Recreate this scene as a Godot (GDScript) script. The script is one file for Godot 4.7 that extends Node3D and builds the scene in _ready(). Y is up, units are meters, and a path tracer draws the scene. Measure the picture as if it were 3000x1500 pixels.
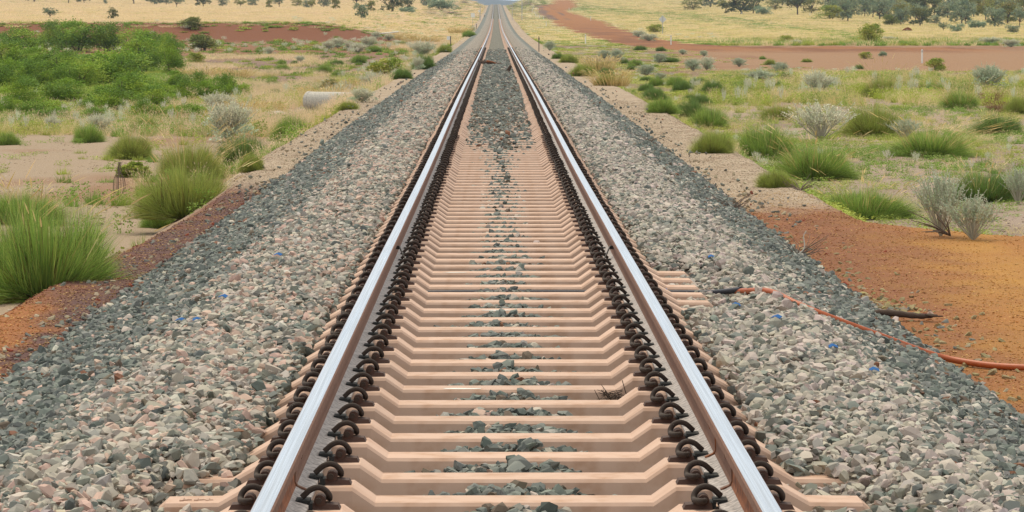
extends Node3D
# A straight railway through dry grassland under an overcast sky. x across the track, y up, the track runs towards -z. Metres.
# Heights are taken from the gravel formation beside the ballast (y = 0 near the camera).

const TRACK_RISE := [[-60, 0], [20, 0], [36, 0], [52, 0.05], [78, 0.12], [150, 0.22], [287, 0.49], [447, 1.05], [645, 2.42], [989, 5.8], [1370, 9.85], [1450, 10.25], [1600, 9.2], [2000, 4.0], [7000, 0]]
const LAND := [[-60, -0.65], [150, -0.65], [255, -0.63], [370, 0.15], [450, 0.7], [650, 1.95], [740, 3.1], [1038, 6.6], [1250, 9.8], [1420, 12.4], [1600, 13.6], [2100, 11.0], [3000, 5.0], [7000, 0]]
const EYE := Vector3(-0.06, 2.025, 0.0)
const RAIL_X := 0.754
const RAIL_TOP := 0.6
const SLEEPER_STEP := 0.64
const SLEEPER_FIRST := 12.36

const SPINIFEX := [
	[-3.7, -28.6, 1.22, 0.8, 1, "huge green spinifex clump filling the slope edge beside the red gravel"],
	[-5, -34.5, 1.15, 0.8, 3, "tall spinifex clump with long straw stalks behind the huge clump by the red gravel"],
	[-6.5, -48, 1.2, 0.55, 2, "yellow green spinifex clump with arching straws on the sand behind the two big clumps"],
	[-4.06, -45.75, 1.26, 0.73, 1, "large dense round spinifex clump where the red gravel ends"],
	[-4.52, -46.95, 0.47, 0.36, 0, "small pale green spinifex tuft in front of the large round clump"],
	[-5.44, -62.6, 1.15, 0.78, 3, "tall tan and green tussock full of upright straws behind the large round clump"],
	[-4.95, -68.8, 1.09, 0.73, 2, "dark green spinifex clump with straws and white flower spikes beside the gravel shoulder"],
	[-3.44, -48.95, 0.34, 0.29, 0, "small tan dry tussock at the shoulder edge in front of the dark clump"],
	[-4.82, -82.72, 0.96, 0.64, 0, "bright green spinifex clump on the shoulder edge below the concrete pipe"],
	[-4.95, -96.17, 1.02, 0.46, 0, "grey green spinifex clump growing against the concrete pipe"],
	[-9.49, -81.99, 0.69, 0.46, 1, "round green spinifex clump alone on the pale sand flat"],
	[-7.46, -72.01, 0.9, 0.66, 2, "two tone spinifex clump with straws on the sand beside the leafy plant"],
	[-8.96, -89.95, 0.78, 0.52, 3, "spinifex clump with a spray of straws at the far edge of the sand"],
	[-11.96, -89.09, 0.79, 0.33, 2, "low spinifex clump with tan straws before the acacia thicket"],
	[-11.01, -79.64, 0.49, 0.37, 1, "pale straw topped clump at the sand flat edge"],
	[-3.04, -147.87, 0.97, 0.71, 0, "dark round spinifex dome on the shoulder across from the debris in the track"],
	[-3.34, -124.24, 0.77, 0.41, 0, "grey green spinifex dome just before the dark round dome"],
	[-3.43, -80.86, 0.47, 0.23, 1, "small yellowish spinifex on the shoulder past the concrete pipe"],
	[-3, -393.9, 1.52, 0.83, 0, "small green spinifex dome on the shoulder between the two black marker posts"],
	[-3.31, -225.75, 0.96, 0.57, 0, "green clump at the foot of the black post with the white plate"],
	[-10.81, -314.07, 1.39, 0.67, 0, "small green spinifex among white tufts on the slope"],
	[-9.48, -354.96, 1.57, 0.55, 0, "flat dark green spinifex below the tan grass bank"],
	[-9.85, -255.18, 1.13, 0.69, 0, "rounded green spinifex next to bare red soil"],
	[-10.86, -242.88, 0.98, 0.42, 0, "dark green cushion alone on the bare red soil"],
	[3.11, -129.67, 0.92, 0.52, 1, "bright spinifex clump at the shoulder before the tall tan tussock"],
	[3.45, -171.56, 0.89, 0.46, 0, "dark green spinifex pair of domes at the shoulder past the tan tussock"],
	[3.25, -188.2, 0.73, 0.36, 0, "low dark spinifex dome furthest along that shoulder before the black post"],
	[3.4, -110.93, 0.68, 0.41, 0, "green spinifex clump on the shoulder below the tan tussock"],
	[3.6, -77.88, 0.68, 0.39, 1, "spinifex clump at the shoulder just past the pair of big clumps"],
	[5.64, -103.32, 1, 0.58, 0, "dark green spinifex clump touching the pale shoulder gravel"],
	[5.46, -92.03, 1.06, 0.64, 1, "broad round spinifex clump with few straws at the shoulder"],
	[3.32, -55.03, 0.65, 0.39, 0, "neat round spinifex dome alone at the gravel shoulder edge"],
	[5.29, -70.55, 1.22, 0.8, 1, "big green spinifex dome beside the white shrub"],
	[8.05, -101.44, 1.09, 0.55, 3, "brown centred spinifex with many tall straws on the sand"],
	[5.57, -62.32, 1.41, 0.75, 2, "very large spinifex mound with straws in front of the white shrub"],
	[3.42, -44.05, 0.48, 0.26, 0, "small olive spinifex tuft where the orange soil begins"],
	[5.03, -49.28, 1.4, 0.55, 2, "wide low spinifex mound with pale straws bordering the orange soil"],
	[9.09, -85.79, 1.57, 0.83, 1, "wide green spinifex mound behind the beige seedy shrub"],
	[8.89, -72.76, 1.72, 0.67, 3, "wide spinifex mound with a fan of bowed straws"],
	[12.33, -87.41, 1.26, 0.54, 1, "dark green spinifex mound under the bowed straws"],
	[7.44, -54.07, 1.25, 0.6, 2, "large dark spinifex behind the silvery branched shrub"],
	[15.75, -107.31, 0.79, 0.64, 0, "bright green spinifex beside the dead brown tussock"],
	[14.83, -113.9, 1.26, 0.79, 3, "tall straw topped spinifex on the flat"],
	[14.4, -132.94, 1.34, 0.96, 3, "leaning straw tussock on the flat past the white shrub"],
	[16.14, -132.94, 0.9, 0.59, 2, "small dark straw clump on the stony flat"],
	[22.6, -258.68, 0.8, 0.32, 0, "tiny flat green cushion on the red clearing"],
	[20.44, -272.77, 0.53, 0.32, 0, "tiny green cushion at the red clearing edge"],
	[18.85, -244.65, 0.8, 0.47, 0, "small green cushion beside the tiny one at the clearing edge"],
	[14.57, -188.16, 0.87, 0.47, 0, "dark green cushion by the silver shrubs near the clearing"],
	[22.83, -223.72, 0.56, 0.34, 0, "small dark cushion at the clearing before the white post"],
	[13.14, -324.47, 1.19, 0.5, 0, "small dark dome at the dirt road edge"],
	[14.73, -318.16, 0.92, 0.49, 0, "small dark dome beside the road bend"],
	[12.58, -258.68, 1.45, 0.45, 0, "flat dark green clump in the yellow green herbs"],
]
const DRY := [
	[5.93, -210.43, 2.35, 1.18, "pale tan tall tussock leaning over the shoulder edge"],
	[3.55, -110.93, 1.18, 0.64, "tan tussock spilling behind the pale one"],
	[15.49, -109.42, 0.7, 0.46, "dead brown tussock in front of the bright green spinifex"],
	[16.92, -121.35, 0.7, 0.51, "dead pinkish brown tussock behind the other dead one"],
	[-5.07, -483.91, 4.19, 1.21, "golden dry grass bank beyond the plate post"],
	[-7.85, -371.86, 3.94, 1.07, "golden dry grass on the slope before the plate post"],
	[-10.43, -395.1, 3.04, 0.91, "pale golden dry tussock on the slope by the white fallen post"],
	[-7.35, -103.32, 1, 0.64, "tall golden grass stand before the concrete pipe"],
	[-6.78, -105.28, 0.91, 0.61, "golden grass stand against the concrete pipe end"],
	[-7.58, -97.87, 0.85, 0.47, "tan and white grass stand at the sand edge"],
	[-14.94, -179.14, 1.9, 0.76, "pinkish tan dry grass patch behind the acacia thicket"],
	[-13.59, -184.18, 1.6, 0.64, "pale tan dry grass patch on the bare slope"],
	[-6, -124.05, 1.43, 0.72, "yellow grass stand on the slope behind the pipe"],
	[-6.16, -143.19, 1.38, 0.69, "yellow grass at the slope foot past the pipe"],
]
const SHRUBS := [
	[-42.18, -314.07, 4.54, 2],
	[-42.4, -340.11, 3.6, 1.97],
	[-36.98, -314.07, 4.99, 2.36],
	[-34.01, -314.07, 3.93, 2.06],
	[-29.21, -294.61, 3.4, 2.27],
	[-23.6, -253.43, 1.71, 1.86],
	[-27.81, -202.58, 2.93, 1.52],
	[-25.48, -198.06, 2.86, 1.34],
	[-22.01, -179.14, 2.07, 1.21],
	[-16.91, -155.19, 2.99, 1.67],
	[-20.01, -202.58, 2.93, 1.95],
	[-17.61, -192.29, 1.48, 1.59],
	[-19.75, -143.19, 1.79, 1.16],
	[-19.37, -149.33, 1.87, 1.04],
	[-17.57, -149.33, 1.87, 1.21],
	[-13.87, -136.19, 1.57, 0.79],
	[-14.92, -111.61, 1.5, 0.8],
	[-14.32, -117.75, 1.81, 0.82],
	[-11.66, -107.31, 1.45, 0.68],
	[-12.47, -109.42, 1.05, 0.55],
	[-11.8, -124.05, 1.31, 0.67],
	[-10.81, -122.96, 1.07, 0.71],
	[-10.04, -122.96, 0.95, 0.69],
	[-9.47, -124.05, 0.91, 0.84],
	[-9.56, -101.44, 1.07, 0.45],
	[-8.81, -100.7, 1.16, 0.45],
	[-10.07, -100.7, 0.87, 0.48],
	[-12.46, -99.62, 1.25, 0.38],
	[-10.92, -97.87, 1.13, 0.38],
	[-9.47, -129.84, 0.88, 0.63],
	[-10.98, -139.6, 1.21, 0.67],
	[-12.15, -144.68, 1.11, 0.64],
	[-13.47, -149.33, 1.15, 0.72],
	[-12.56, -118.76, 1.72, 0.92],
	[-13.22, -103.32, 1.39, 0.56],
	[-14.31, -103.32, 0.9, 0.6],
	[-10.84, -111.61, 1.29, 0.64],
]
const BUSHES := [
	[-26.18, -318.16, 3.43, 1.9, "bush", 1, "dark grey green rounded bush standing on the bare red slope"],
	[-20.74, -244.65, 1.56, 0.99, "bush", 0, "small light green bush below the dark rounded bush"],
	[-34.2, -395.9, 3.28, 1.53, "bush", 1, "dark olive bush on top of the red bank"],
	[-5.24, -172.1, 1.99, 1.26, "bush", 0, "open yellow green leafy bush with a bare leaning stem"],
	[-6.85, -143.19, 0.83, 0.69, "bush", 1, "olive twiggy bush behind the concrete pipe"],
	[39.28, -371.86, 3.15, 2.36, "bush", 0, "olive green bush with a flat top at the far side of the clearing"],
	[30.79, -377.98, 2.26, 0.95, "bush", 0, "low yellowish bush in the grass beyond the clearing"],
	[72.38, -767.93, 7.1, 3.4, "bush", 0, "yellow green rounded bush among the far trees"],
	[74, -664.33, 3.97, 2.56, "bush", 1, "dark bluish bush with a green top below the far trees"],
	[66.3, -883.88, 4.77, 2.72, "bush", 2, "bluish grey bush beside the dark tree clump"],
	[-13.3, -846.25, 8.15, 3.59, "bush", 2, "wide grey green bush on the hillside by the track"],
	[-18.47, -742.3, 3.57, 1.57, "bush", 2, "small grey bush in the tan grass on the hillside"],
	[66.78, -514.99, 2.28, 1.59, "bush", 2, "round grey green bush in front of the far grove"],
	[80.91, -597.33, 3.22, 1.73, "bush", 2, "pale grey bush in the middle of the far grove"],
	[28.75, -276.33, 1.22, 0.64, "bush", 0, "leafy green tuft on the red clearing"],
	[31.47, -289.03, 0.72, 0.56, "bush", 2, "small silver topped tuft on the red clearing"],
	[-6.47, -62.6, 0.57, 0.35, "plant", 0, "broad leaved light green plant on the sand"],
	[26.54, -213.68, 1.65, 0.91, "bush", 0, "dark leafed green bush before the white post"],
	[22.83, -508.39, 2.94, 1.37, "bush", 0, "olive bush beside the back of the diamond sign"],
]
const TREES := [
	[62.47, -904.94, 10.89, 5.4, 2],
	[67.1, -926.68, 6.25, 5.35, 2],
	[75.07, -883.88, 7.32, 5.28, 2],
	[82.27, -926.68, 5.35, 4.46, 0],
	[72.03, -727.09, 5.18, 4.62, 1],
	[82.16, -760.52, 5.27, 4.54, 1],
	[76.38, -670.02, 3.36, 3.1, 1],
	[101.72, -971.72, 5.62, 4.68, 0],
	[106.05, -904.94, 6.97, 5.58, 0],
	[93.05, -775.54, 8.96, 5.38, 2],
	[106.61, -863.62, 4.99, 4.99, 0],
	[83.98, -710.87, 3.01, 2.88, 1],
	[89.6, -746.28, 2.88, 2.88, 1],
	[84.15, -680.66, 2.49, 1.57, 1],
	[67.53, -535.89, 1.55, 1.34, 1],
	[90.59, -690.78, 5.59, 4.39, 1],
	[111.08, -825.71, 5.57, 4.77, 0],
	[102.9, -746.28, 5.03, 4.31, 0],
	[88.31, -628.7, 3.88, 3.15, 1],
	[99.57, -690.78, 4.66, 3.99, 0],
	[94.99, -643.98, 3.72, 3.35, 1],
	[132.7, -926.68, 7.14, 4.46, 0],
	[141.02, -1040.7, 8.02, 4.41, 1],
	[134, -1040.7, 6.01, 4.01, 1],
	[72.16, -495.77, 2.01, 1.05, 1],
	[129.31, -873.65, 4.21, 4.21, 0],
	[102.35, -926.68, 4.46, 3.93, 1],
	[110.12, -1029.25, 6.84, 4.86, 1],
	[106.32, -1073.9, 8.17, 4.45, 0],
	[85.83, -808.11, 4.75, 4.51, 1],
	[130.77, -937.78, 4.06, 5.42, 1],
	[134.1, -971.72, 5.9, 4.02, 1],
	[79.83, -808.11, 5.29, 3.89, 1],
	[85.71, -825.71, 3.9, 4.77, 1],
	[86.5, -915.73, 5.56, 5.12, 1],
	[89.62, -767.93, 5.25, 3.55, 1],
	[100.15, -937.78, 4.15, 3.25, 0],
	[77.77, -651.45, 4.83, 3.2, 2],
	[133.34, -1006.22, 5.43, 3.49, 2],
	[108.59, -753.3, 5.22, 3.05, 1],
	[81.9, -721.47, 4.45, 3.75, 1],
	[147.89, -1029.25, 4.66, 5.55, 1],
	[84.75, -775.54, 4.41, 2.76, 1],
	[133.07, -915.73, 3.97, 3.09, 1],
	[90.05, -680.66, 4.06, 3.74, 1],
	[87.03, -915.73, 4.67, 5.12, 2],
	[96.86, -685.76, 3.17, 2.84, 1],
	[131.04, -915.73, 5.29, 4.06, 1],
	[121.7, -1084.68, 4.81, 5.01, 1],
	[80.52, -705.77, 4.21, 3.53, 0],
	[114.82, -971.72, 5.33, 3.46, 0],
	[78.74, -808.11, 6.38, 4.28, 1],
	[100.74, -791.39, 6.17, 3.13, 1],
	[151.43, -1017.74, 7.55, 4.21, 2],
	[126.14, -971.72, 5.24, 3.84, 2],
	[125.24, -1073.9, 7.24, 4.96, 1],
	[109.42, -844.22, 4.63, 3.98, 1],
	[57.82, -1040.7, 6.01, 3.01, 0],
	[68.07, -1127.34, 7.6, 3.69, 1],
	[64.37, -994.69, 4.79, 2.87, 0],
	[81.88, -1040.7, 5.01, 3.41, 0],
	[96.2, -1193.4, 8.05, 4.6, 1],
	[-64.1, -510.5, 2.26, 1.57, 1],
	[-51.04, -473.65, 1.55, 1.46, 2],
	[-156.93, -1208.78, 9.31, 4.66, 1],
	[-138.71, -1153.95, 6.67, 4.45, 2],
	[-135.29, -1167.61, 5.62, 4.05, 2],
	[-120.65, -1097.83, 1.69, 2.75, 1],
	[-114.78, -1126.36, 7.59, 4.34, 1],
	[-105.53, -1097.83, 6.34, 4.23, 1],
	[-101.83, -1097.83, 4.23, 3.17, 1],
	[-85.66, -953.11, 4.04, 3.12, 1],
	[-81.91, -994.6, 5.17, 4.21, 2],
	[-76.45, -994.6, 3.26, 2.3, 1],
	[-71.47, -994.6, 3.45, 1.92, 0],
	[-70.76, -1033.16, 3.38, 2.19, 1],
	[-58.15, -910.41, 2.28, 2.1, 0],
	[-58.12, -953.11, 4.04, 3.12, 1],
	[-56.77, -1014.31, 3.32, 1.95, 0],
	[-47.39, -889.45, 2.57, 1.88, 1],
	[-45.06, -869.2, 2.01, 2.18, 0],
	[-46.19, -953.11, 4.04, 3.67, 1],
	[-37.51, -831.74, 2.56, 2.56, 0],
	[-50.55, -1097.83, 5.29, 3.59, 2],
	[-19.93, -525.54, 2.23, 2.13, 1],
	[-26.25, -745.94, 2.44, 2.16, 0],
	[-40.61, -1033.16, 6.97, 3.98, 2],
	[-21.26, -727.57, 4.91, 3.78, 2],
	[-19.23, -772.99, 2.68, 2.68, 2],
	[-26.64, -994.6, 5.75, 3.83, 1],
	[-19.75, -1009.78, 3.89, 3.89, 1],
]
const WHITE := [
	[7.54, -82.72, 1.79, 0.89, "tall white stemmed shrub standing among the spinifex mounds"],
	[9.6, -83.72, 0.89, 0.5, "beige seedy shrub with curled tips among the spinifex"],
	[4.24, -34.17, 0.63, 0.61, "silvery branched shrub with bare brown twigs at the orange soil edge"],
	[4.48, -33.63, 0.65, 0.42, "lower grey silvery shrub next to the branched one"],
	[7.77, -53.04, 0.56, 0.56, "tall silvery shrub at the frame edge behind the grey one"],
	[12.12, -134.22, 1.42, 0.98, "grey green silvery shrub with pale spikes on the flat"],
	[-6.24, -81.99, 1.18, 0.95, "white flowered stems above the dark spinifex by the shoulder"],
	[-8.62, -109.42, 1.16, 0.63, "white woolly spikes in the golden grass"],
	[-9.91, -87.96, 0.76, 0.51, "thin pale stems with white flower spikes on the sand"],
	[-11.19, -89.09, 0.51, 0.43, "sparse stems with two white spikes before the thicket"],
	[-5.98, -289.03, 2.51, 1.28, "creamy white tuft behind the dark spinifex dome"],
	[-3.26, -145.85, 0.56, 0.56, "pale feathery tuft beside the dark spinifex dome"],
	[-4.99, -143.19, 1.24, 0.83, "pale white tussock on the slope below the leafy bush"],
	[-3.37, -87.59, 0.67, 0.37, "white tussock at the shoulder before the yellow spinifex"],
	[-18.86, -294.61, 1.02, 0.74, "small white rounded tuft on the red slope"],
	[-14.32, -258.68, 0.8, 0.5, "white cushion on the bare soil"],
	[-13.33, -322.34, 1.12, 0.93, "white woolly tuft in a row on the slope"],
	[-15.21, -340.11, 1.97, 0.98, "pale woolly mound at the row start"],
	[-15.5, -328.79, 1.27, 0.82, "pale woolly mound at the row end"],
	[-12.43, -344.89, 1.99, 1.06, "bright white tuft above the green spinifex"],
	[-12, -308.07, 1.78, 0.89, "dull white tuft beside bare soil"],
	[-13.28, -392.76, 1.29, 0.76, "white tuft by the fallen white post"],
	[-11.82, -390.68, 1.28, 0.75, "white tuft under the fallen white post"],
	[-3.31, -499.56, 1.15, 0.58, "white tuft near the rail sign"],
	[3.55, -238.01, 0.96, 0.64, "silver tuft behind the shoulder near the black post"],
	[8.39, -276.33, 1.17, 0.69, "silver tuft among dark domes"],
	[9.04, -265.7, 1.28, 0.87, "bright silver tuft among dark domes"],
	[8.1, -192.29, 1.22, 0.63, "silver rounded shrub on the yellow green herbs"],
	[7.99, -174.38, 0.74, 0.4, "small silver cushion below the rounded one"],
	[11.82, -213.68, 1.23, 0.74, "silver shrub by the dark cushions"],
	[12.94, -218.65, 1.26, 0.84, "pale silver shrub mound by the dark cushions"],
	[16.12, -235.85, 1.14, 0.59, "silver tuft near the red clearing"],
	[11.6, -253.43, 1.22, 0.73, "silver tuft beside the flat dark clump"],
	[12.66, -169.89, 1.8, 0.56, "spreading silver shrub on the flat before the clearing"],
	[15.03, -188.16, 1.09, 0.8, "silver spiky shrub behind the spreading one"],
	[16.91, -289.03, 0.84, 0.5, "silver tuft at the clearing rim"],
	[15.67, -298.39, 0.86, 0.46, "silver tuft at the road bend"],
	[19.9, -143.19, 1.65, 1.1, "silvery grass shrub behind the dead tussocks"],
	[17.07, -397.44, 2.3, 0.84, "white flowered tuft along the road verge"],
	[17.77, -443.54, 2.14, 0.85, "white flowered tuft further along the road verge"],
	[30.87, -365.93, 1.41, 0.49, "white flowers at the clearing far rim"],
	[50.96, -365.93, 2.82, 0.78, "white flowering shrub on the far verge"],
	[50.01, -344.89, 1.99, 0.8, "white flowering shrub at the verge end"],
	[43.86, -397.44, 1.91, 0.54, "low white flowers under the flat topped bush"],
]
const POSTS := [
	[30.6, -255.18, 0.98, "white guide post with a dark reflector standing on the red clearing"],
	[18, -365.93, 0.99, "white guide post beyond the dirt road under the diamond sign"],
	[9.34, -371.86, 1, "white guide post at the dirt road bend facing the track"],
	[9.09, -643.98, 0.93, "white guide post where the road leaves the bend"],
	[10.19, -763.26, 0.66, "short white post next along the road row"],
	[9.69, -794.14, 0.69, "white post second in the tight row"],
	[9.36, -811.33, 0.78, "white post third in the tight row"],
	[9.23, -828.03, 0.8, "white post fourth in the tight row"],
	[9.22, -856.52, 0.74, "white post at the tight row far end"],
	[8.99, -881.97, 1.36, "taller white post past the tight row"],
	[10.42, -984.4, 0.95, "white post beyond the taller one"],
	[11.21, -939.7, 0.45, "tiny white post at the orange road rim"],
	[20.97, -1017.74, 0.98, "white post on the far inner bend of the road"],
	[19.89, -746.28, 0.93, "white post on the inner verge of the road"],
	[61.91, -894.32, 0.78, "white post under the dark far trees"],
	[75.47, -853.81, 0.82, "white post in the tan grass by the yellow bush"],
	[19.82, -1344.38, 0.78, "white post where the road meets the top"],
]
const ROAD := [[36, -205], [26, -212], [20.7, -222], [21.5, -289], [18.49, -318], [16.6, -322], [13, -358], [11.5, -448], [11.5, -716], [10.6, -960], [16, -1128], [23, -1395], [32, -1395], [26.2, -1148], [20.5, -1006], [20.8, -873], [22.4, -710], [20.35, -496], [19.7, -375], [24.8, -346], [35, -348], [44, -341], [47, -314], [70, -280], [70, -205]]

var rng := RandomNumberGenerator.new()
var noise := FastNoiseLite.new()
var noise_fine := FastNoiseLite.new()
var road_shape := PackedVector2Array()
var names := {}
var mats := {}

# ---------------------------------------------------------------- helpers
func curve(k: Array, x: float) -> float:
	var n := k.size()
	if x <= k[0][0]:
		return k[0][1]
	if x >= k[n - 1][0]:
		return k[n - 1][1]
	var i := 0
	while x > k[i + 1][0]:
		i += 1
	var x0: float = k[i][0]
	var x1: float = k[i + 1][0]
	var y0: float = k[i][1]
	var y1: float = k[i + 1][1]
	var m0 := 0.0
	var m1 := 0.0
	if i > 0:
		m0 = (y1 - float(k[i - 1][1])) / (x1 - float(k[i - 1][0]))
	if i + 2 < n:
		m1 = (float(k[i + 2][1]) - y0) / (float(k[i + 2][0]) - x0)
	var h := x1 - x0
	var t := (x - x0) / h
	var t2 := t * t
	var t3 := t2 * t
	return (2 * t3 - 3 * t2 + 1) * y0 + (t3 - 2 * t2 + t) * h * m0 + (-2 * t3 + 3 * t2) * y1 + (t3 - t2) * h * m1

func rise(d: float) -> float:
	return curve(TRACK_RISE, d)

func land(x: float, d: float, g: float, f: float) -> float:
	var a := absf(x)
	if x < 0.0:
		g += smoothstep(384, 402, d) * smoothstep(7, 22, a) * (2.0 - smoothstep(600, 1250, d))
	g += 1.7 * smoothstep(5, 8, a) * (1.0 - smoothstep(12, 20, a)) * smoothstep(760, 900, d) * (1.0 - smoothstep(1350, 1500, d))
	var lo := minf(g, f - 0.2)
	return lo + (g - lo) * smoothstep(4.2, 16.0, a)

func edge(x: float, d: float) -> float:
	if x < 0.0:
		return 3.5 - 0.28 * exp(-pow((d - 40.0) / 8.0, 2.0))
	return 3.65 + 0.2 * pow(maxf(0.0, 37.5 - d), 1.6)

func toe(x: float) -> float:
	return 2.9 if x < 0.0 else 2.67

func ballast_height(x: float, d: float) -> float:
	var a := absf(x)
	var y := 0.0
	if a < 0.95:
		y = 0.265 + 0.085 * exp(-pow(x / 0.36, 2.0))
		y = lerpf(y, lerpf(0.35, 0.374, smoothstep(68, 84, d)), smoothstep(38, 52, d) * (1.0 - smoothstep(0.44, 0.58, a)))
	elif a < 1.05:
		y = 0.275 + 0.13 * smoothstep(0.95, 1.03, a)
	elif a < 1.6:
		y = 0.405 + 0.012 * sin((a - 1.05) / 0.55 * PI)
	else:
		y = 0.405 * (1.0 - (a - 1.6) / (toe(x) - 1.6))
	if d < 13.4 and a > 0.97 and a < 1.6:
		y -= 0.075 * smoothstep(0.97, 1.03, a) * (1.0 - smoothstep(1.25, 1.45, a)) * (1.0 - smoothstep(12.6, 13.3, d))
	if x > 0.0 and d > 20.0 and d < 24.5:
		y -= 0.085 * smoothstep(0.95, 1.03, a) * (1.0 - smoothstep(1.35, 1.6, a)) * smoothstep(20.0, 20.6, d) * (1.0 - smoothstep(23.8, 24.4, d))
	return y

func surface(x: float, d: float) -> float:
	var f := rise(d)
	var a := absf(x)
	if a < toe(x):
		return f + ballast_height(x, d)
	if a < edge(x, d):
		return f
	return maxf(f - (a - edge(x, d)) / 1.6, land(x, d, curve(LAND, d), f))

func ground_at(x: float, z: float) -> Vector3:
	return Vector3(x, surface(x, -z), z)

func tone(r: float, g: float, b: float, k := 0.62) -> Color:   # a real-world base colour from a colour as it looks in daylight
	var c := Color(r / 255.0, g / 255.0, b / 255.0).srgb_to_linear()
	return Color(c.r * k, c.g * k, c.b * k)

func vary(c: Color, amount: float) -> Color:
	var k := 1.0 + rng.randf_range(-amount, amount)
	return Color(c.r * k, c.g * k * (1.0 + rng.randf_range(-0.05, 0.05)), c.b * k)

class Shape:
	var v := PackedVector3Array()
	var n := PackedVector3Array()
	var c := PackedColorArray()
	var u := PackedVector2Array()
	var ix := PackedInt32Array()
	func point(p: Vector3, normal: Vector3, col: Color, uv := Vector2.ZERO) -> int:
		v.append(p); n.append(normal); c.append(col); u.append(uv)
		return v.size() - 1
	func tri(a: Vector3, b: Vector3, d: Vector3, col := Color.WHITE) -> void:
		var normal := (d - a).cross(b - a).normalized()
		var i := v.size()
		point(a, normal, col); point(b, normal, col); point(d, normal, col)
		ix.append(i); ix.append(i + 1); ix.append(i + 2)
	func quad(a: Vector3, b: Vector3, d: Vector3, e: Vector3, col := Color.WHITE) -> void:
		tri(a, b, d, col); tri(a, d, e, col)
	func face(p: Array, out: Vector3, col := Color.WHITE) -> void:   # a flat convex polygon that faces out
		for i in range(1, p.size() - 1):
			var normal: Vector3 = (p[i + 1] - p[0]).cross(p[i] - p[0])
			if normal.dot(out) >= 0.0:
				tri(p[0], p[i], p[i + 1], col)
			else:
				tri(p[0], p[i + 1], p[i], col)
	func box(lo: Vector3, hi: Vector3, col := Color.WHITE) -> void:
		var m := (lo + hi) / 2.0
		for axis in 3:
			for s in [0, 1]:
				var p := []
				for k in [[0, 0], [1, 0], [1, 1], [0, 1]]:
					var q := Vector3.ZERO
					q[axis] = hi[axis] if s else lo[axis]
					q[(axis + 1) % 3] = hi[(axis + 1) % 3] if k[0] else lo[(axis + 1) % 3]
					q[(axis + 2) % 3] = hi[(axis + 2) % 3] if k[1] else lo[(axis + 2) % 3]
					p.append(q)
				face(p, (p[0] + p[2]) / 2.0 - m, col)
	func tube(p: Array, r: Array, sides: int, col := Color.WHITE, caps := true) -> void:
		var first := v.size()
		var side := Vector3.ZERO
		for i in p.size():
			var t: Vector3 = (p[mini(i + 1, p.size() - 1)] - p[maxi(i - 1, 0)]).normalized()
			if i == 0:
				side = t.cross(Vector3.UP if absf(t.y) < 0.9 else Vector3.RIGHT).normalized()
			else:
				side = (side - t * side.dot(t)).normalized()
			var up := side.cross(t)
			for k in sides:
				var a := TAU * k / sides
				var out := side * cos(a) + up * sin(a)
				point(p[i] + out * r[i], out, col)
		for i in p.size() - 1:
			for k in sides:
				var a := first + i * sides + k
				var b := first + i * sides + (k + 1) % sides
				ix.append_array([a, b, a + sides, b, b + sides, a + sides])
		if caps:
			for e in [0, p.size() - 1]:
				var ring := []
				for k in sides:
					ring.append(v[first + e * sides + k])
				face(ring, p[e] - p[1 if e == 0 else e - 1], col)
	func ribbon(p: Array, w: Array, across: Vector3, col: Color) -> void:
		for i in p.size() - 1:
			var a: Vector3 = across * w[i]
			var b: Vector3 = across * w[i + 1]
			if w[i + 1] <= 0.0:
				tri(p[i] - a, p[i] + a, p[i + 1], col)
			else:
				quad(p[i] - a, p[i] + a, p[i + 1] + b, p[i + 1] - b, col)
	func mesh() -> ArrayMesh:
		var m := ArrayMesh.new()
		var arrays := []
		arrays.resize(Mesh.ARRAY_MAX)
		arrays[Mesh.ARRAY_VERTEX] = v
		arrays[Mesh.ARRAY_NORMAL] = n
		arrays[Mesh.ARRAY_COLOR] = c
		arrays[Mesh.ARRAY_TEX_UV] = u
		arrays[Mesh.ARRAY_INDEX] = ix
		m.add_surface_from_arrays(Mesh.PRIMITIVE_TRIANGLES, arrays)
		return m

func numbered(called: String) -> String:
	var k: int = names.get(called, 0)
	names[called] = k + 1
	return called if k == 0 else "%s_%03d" % [called, k]

func tag(o: Node, label: String, category := "", group := "", kind := "") -> Node:
	if label: o.set_meta("label", label)
	if category: o.set_meta("category", category)
	if group: o.set_meta("group", group)
	if kind: o.set_meta("kind", kind)
	return o

func thing(called: String, label: String, category: String, at := Vector3.ZERO, turn := 0.0, group := "") -> Node3D:
	var o := Node3D.new()
	o.name = numbered(called)
	add_child(o)
	o.position = at
	o.rotation.y = turn
	tag(o, label, category, group)
	return o

func part(called: String, m: Mesh, material: Material, parent: Node) -> MeshInstance3D:
	var o := MeshInstance3D.new()
	o.mesh = m
	o.material_override = material
	if parent == self:
		o.name = numbered(called)
		add_child(o)
	else:
		var k := 0
		var free := called
		while parent.has_node(free):
			k += 1
			free = "%s_%03d" % [called, k]
		o.name = free
		parent.add_child(o)
	return o

func scatter(called: String, m: Mesh, material: Material, where: Array, tints: Array, parent: Node) -> MultiMeshInstance3D:
	var mm := MultiMesh.new()
	mm.transform_format = MultiMesh.TRANSFORM_3D
	mm.use_colors = true
	mm.mesh = m
	mm.instance_count = where.size()
	for i in where.size():
		mm.set_instance_transform(i, where[i])
		mm.set_instance_color(i, tints[i])
	var o := MultiMeshInstance3D.new()
	o.multimesh = mm
	o.material_override = material
	o.name = called if parent != self else numbered(called)
	parent.add_child(o, true)
	o.set_meta("kind", "stuff")
	return o

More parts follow.
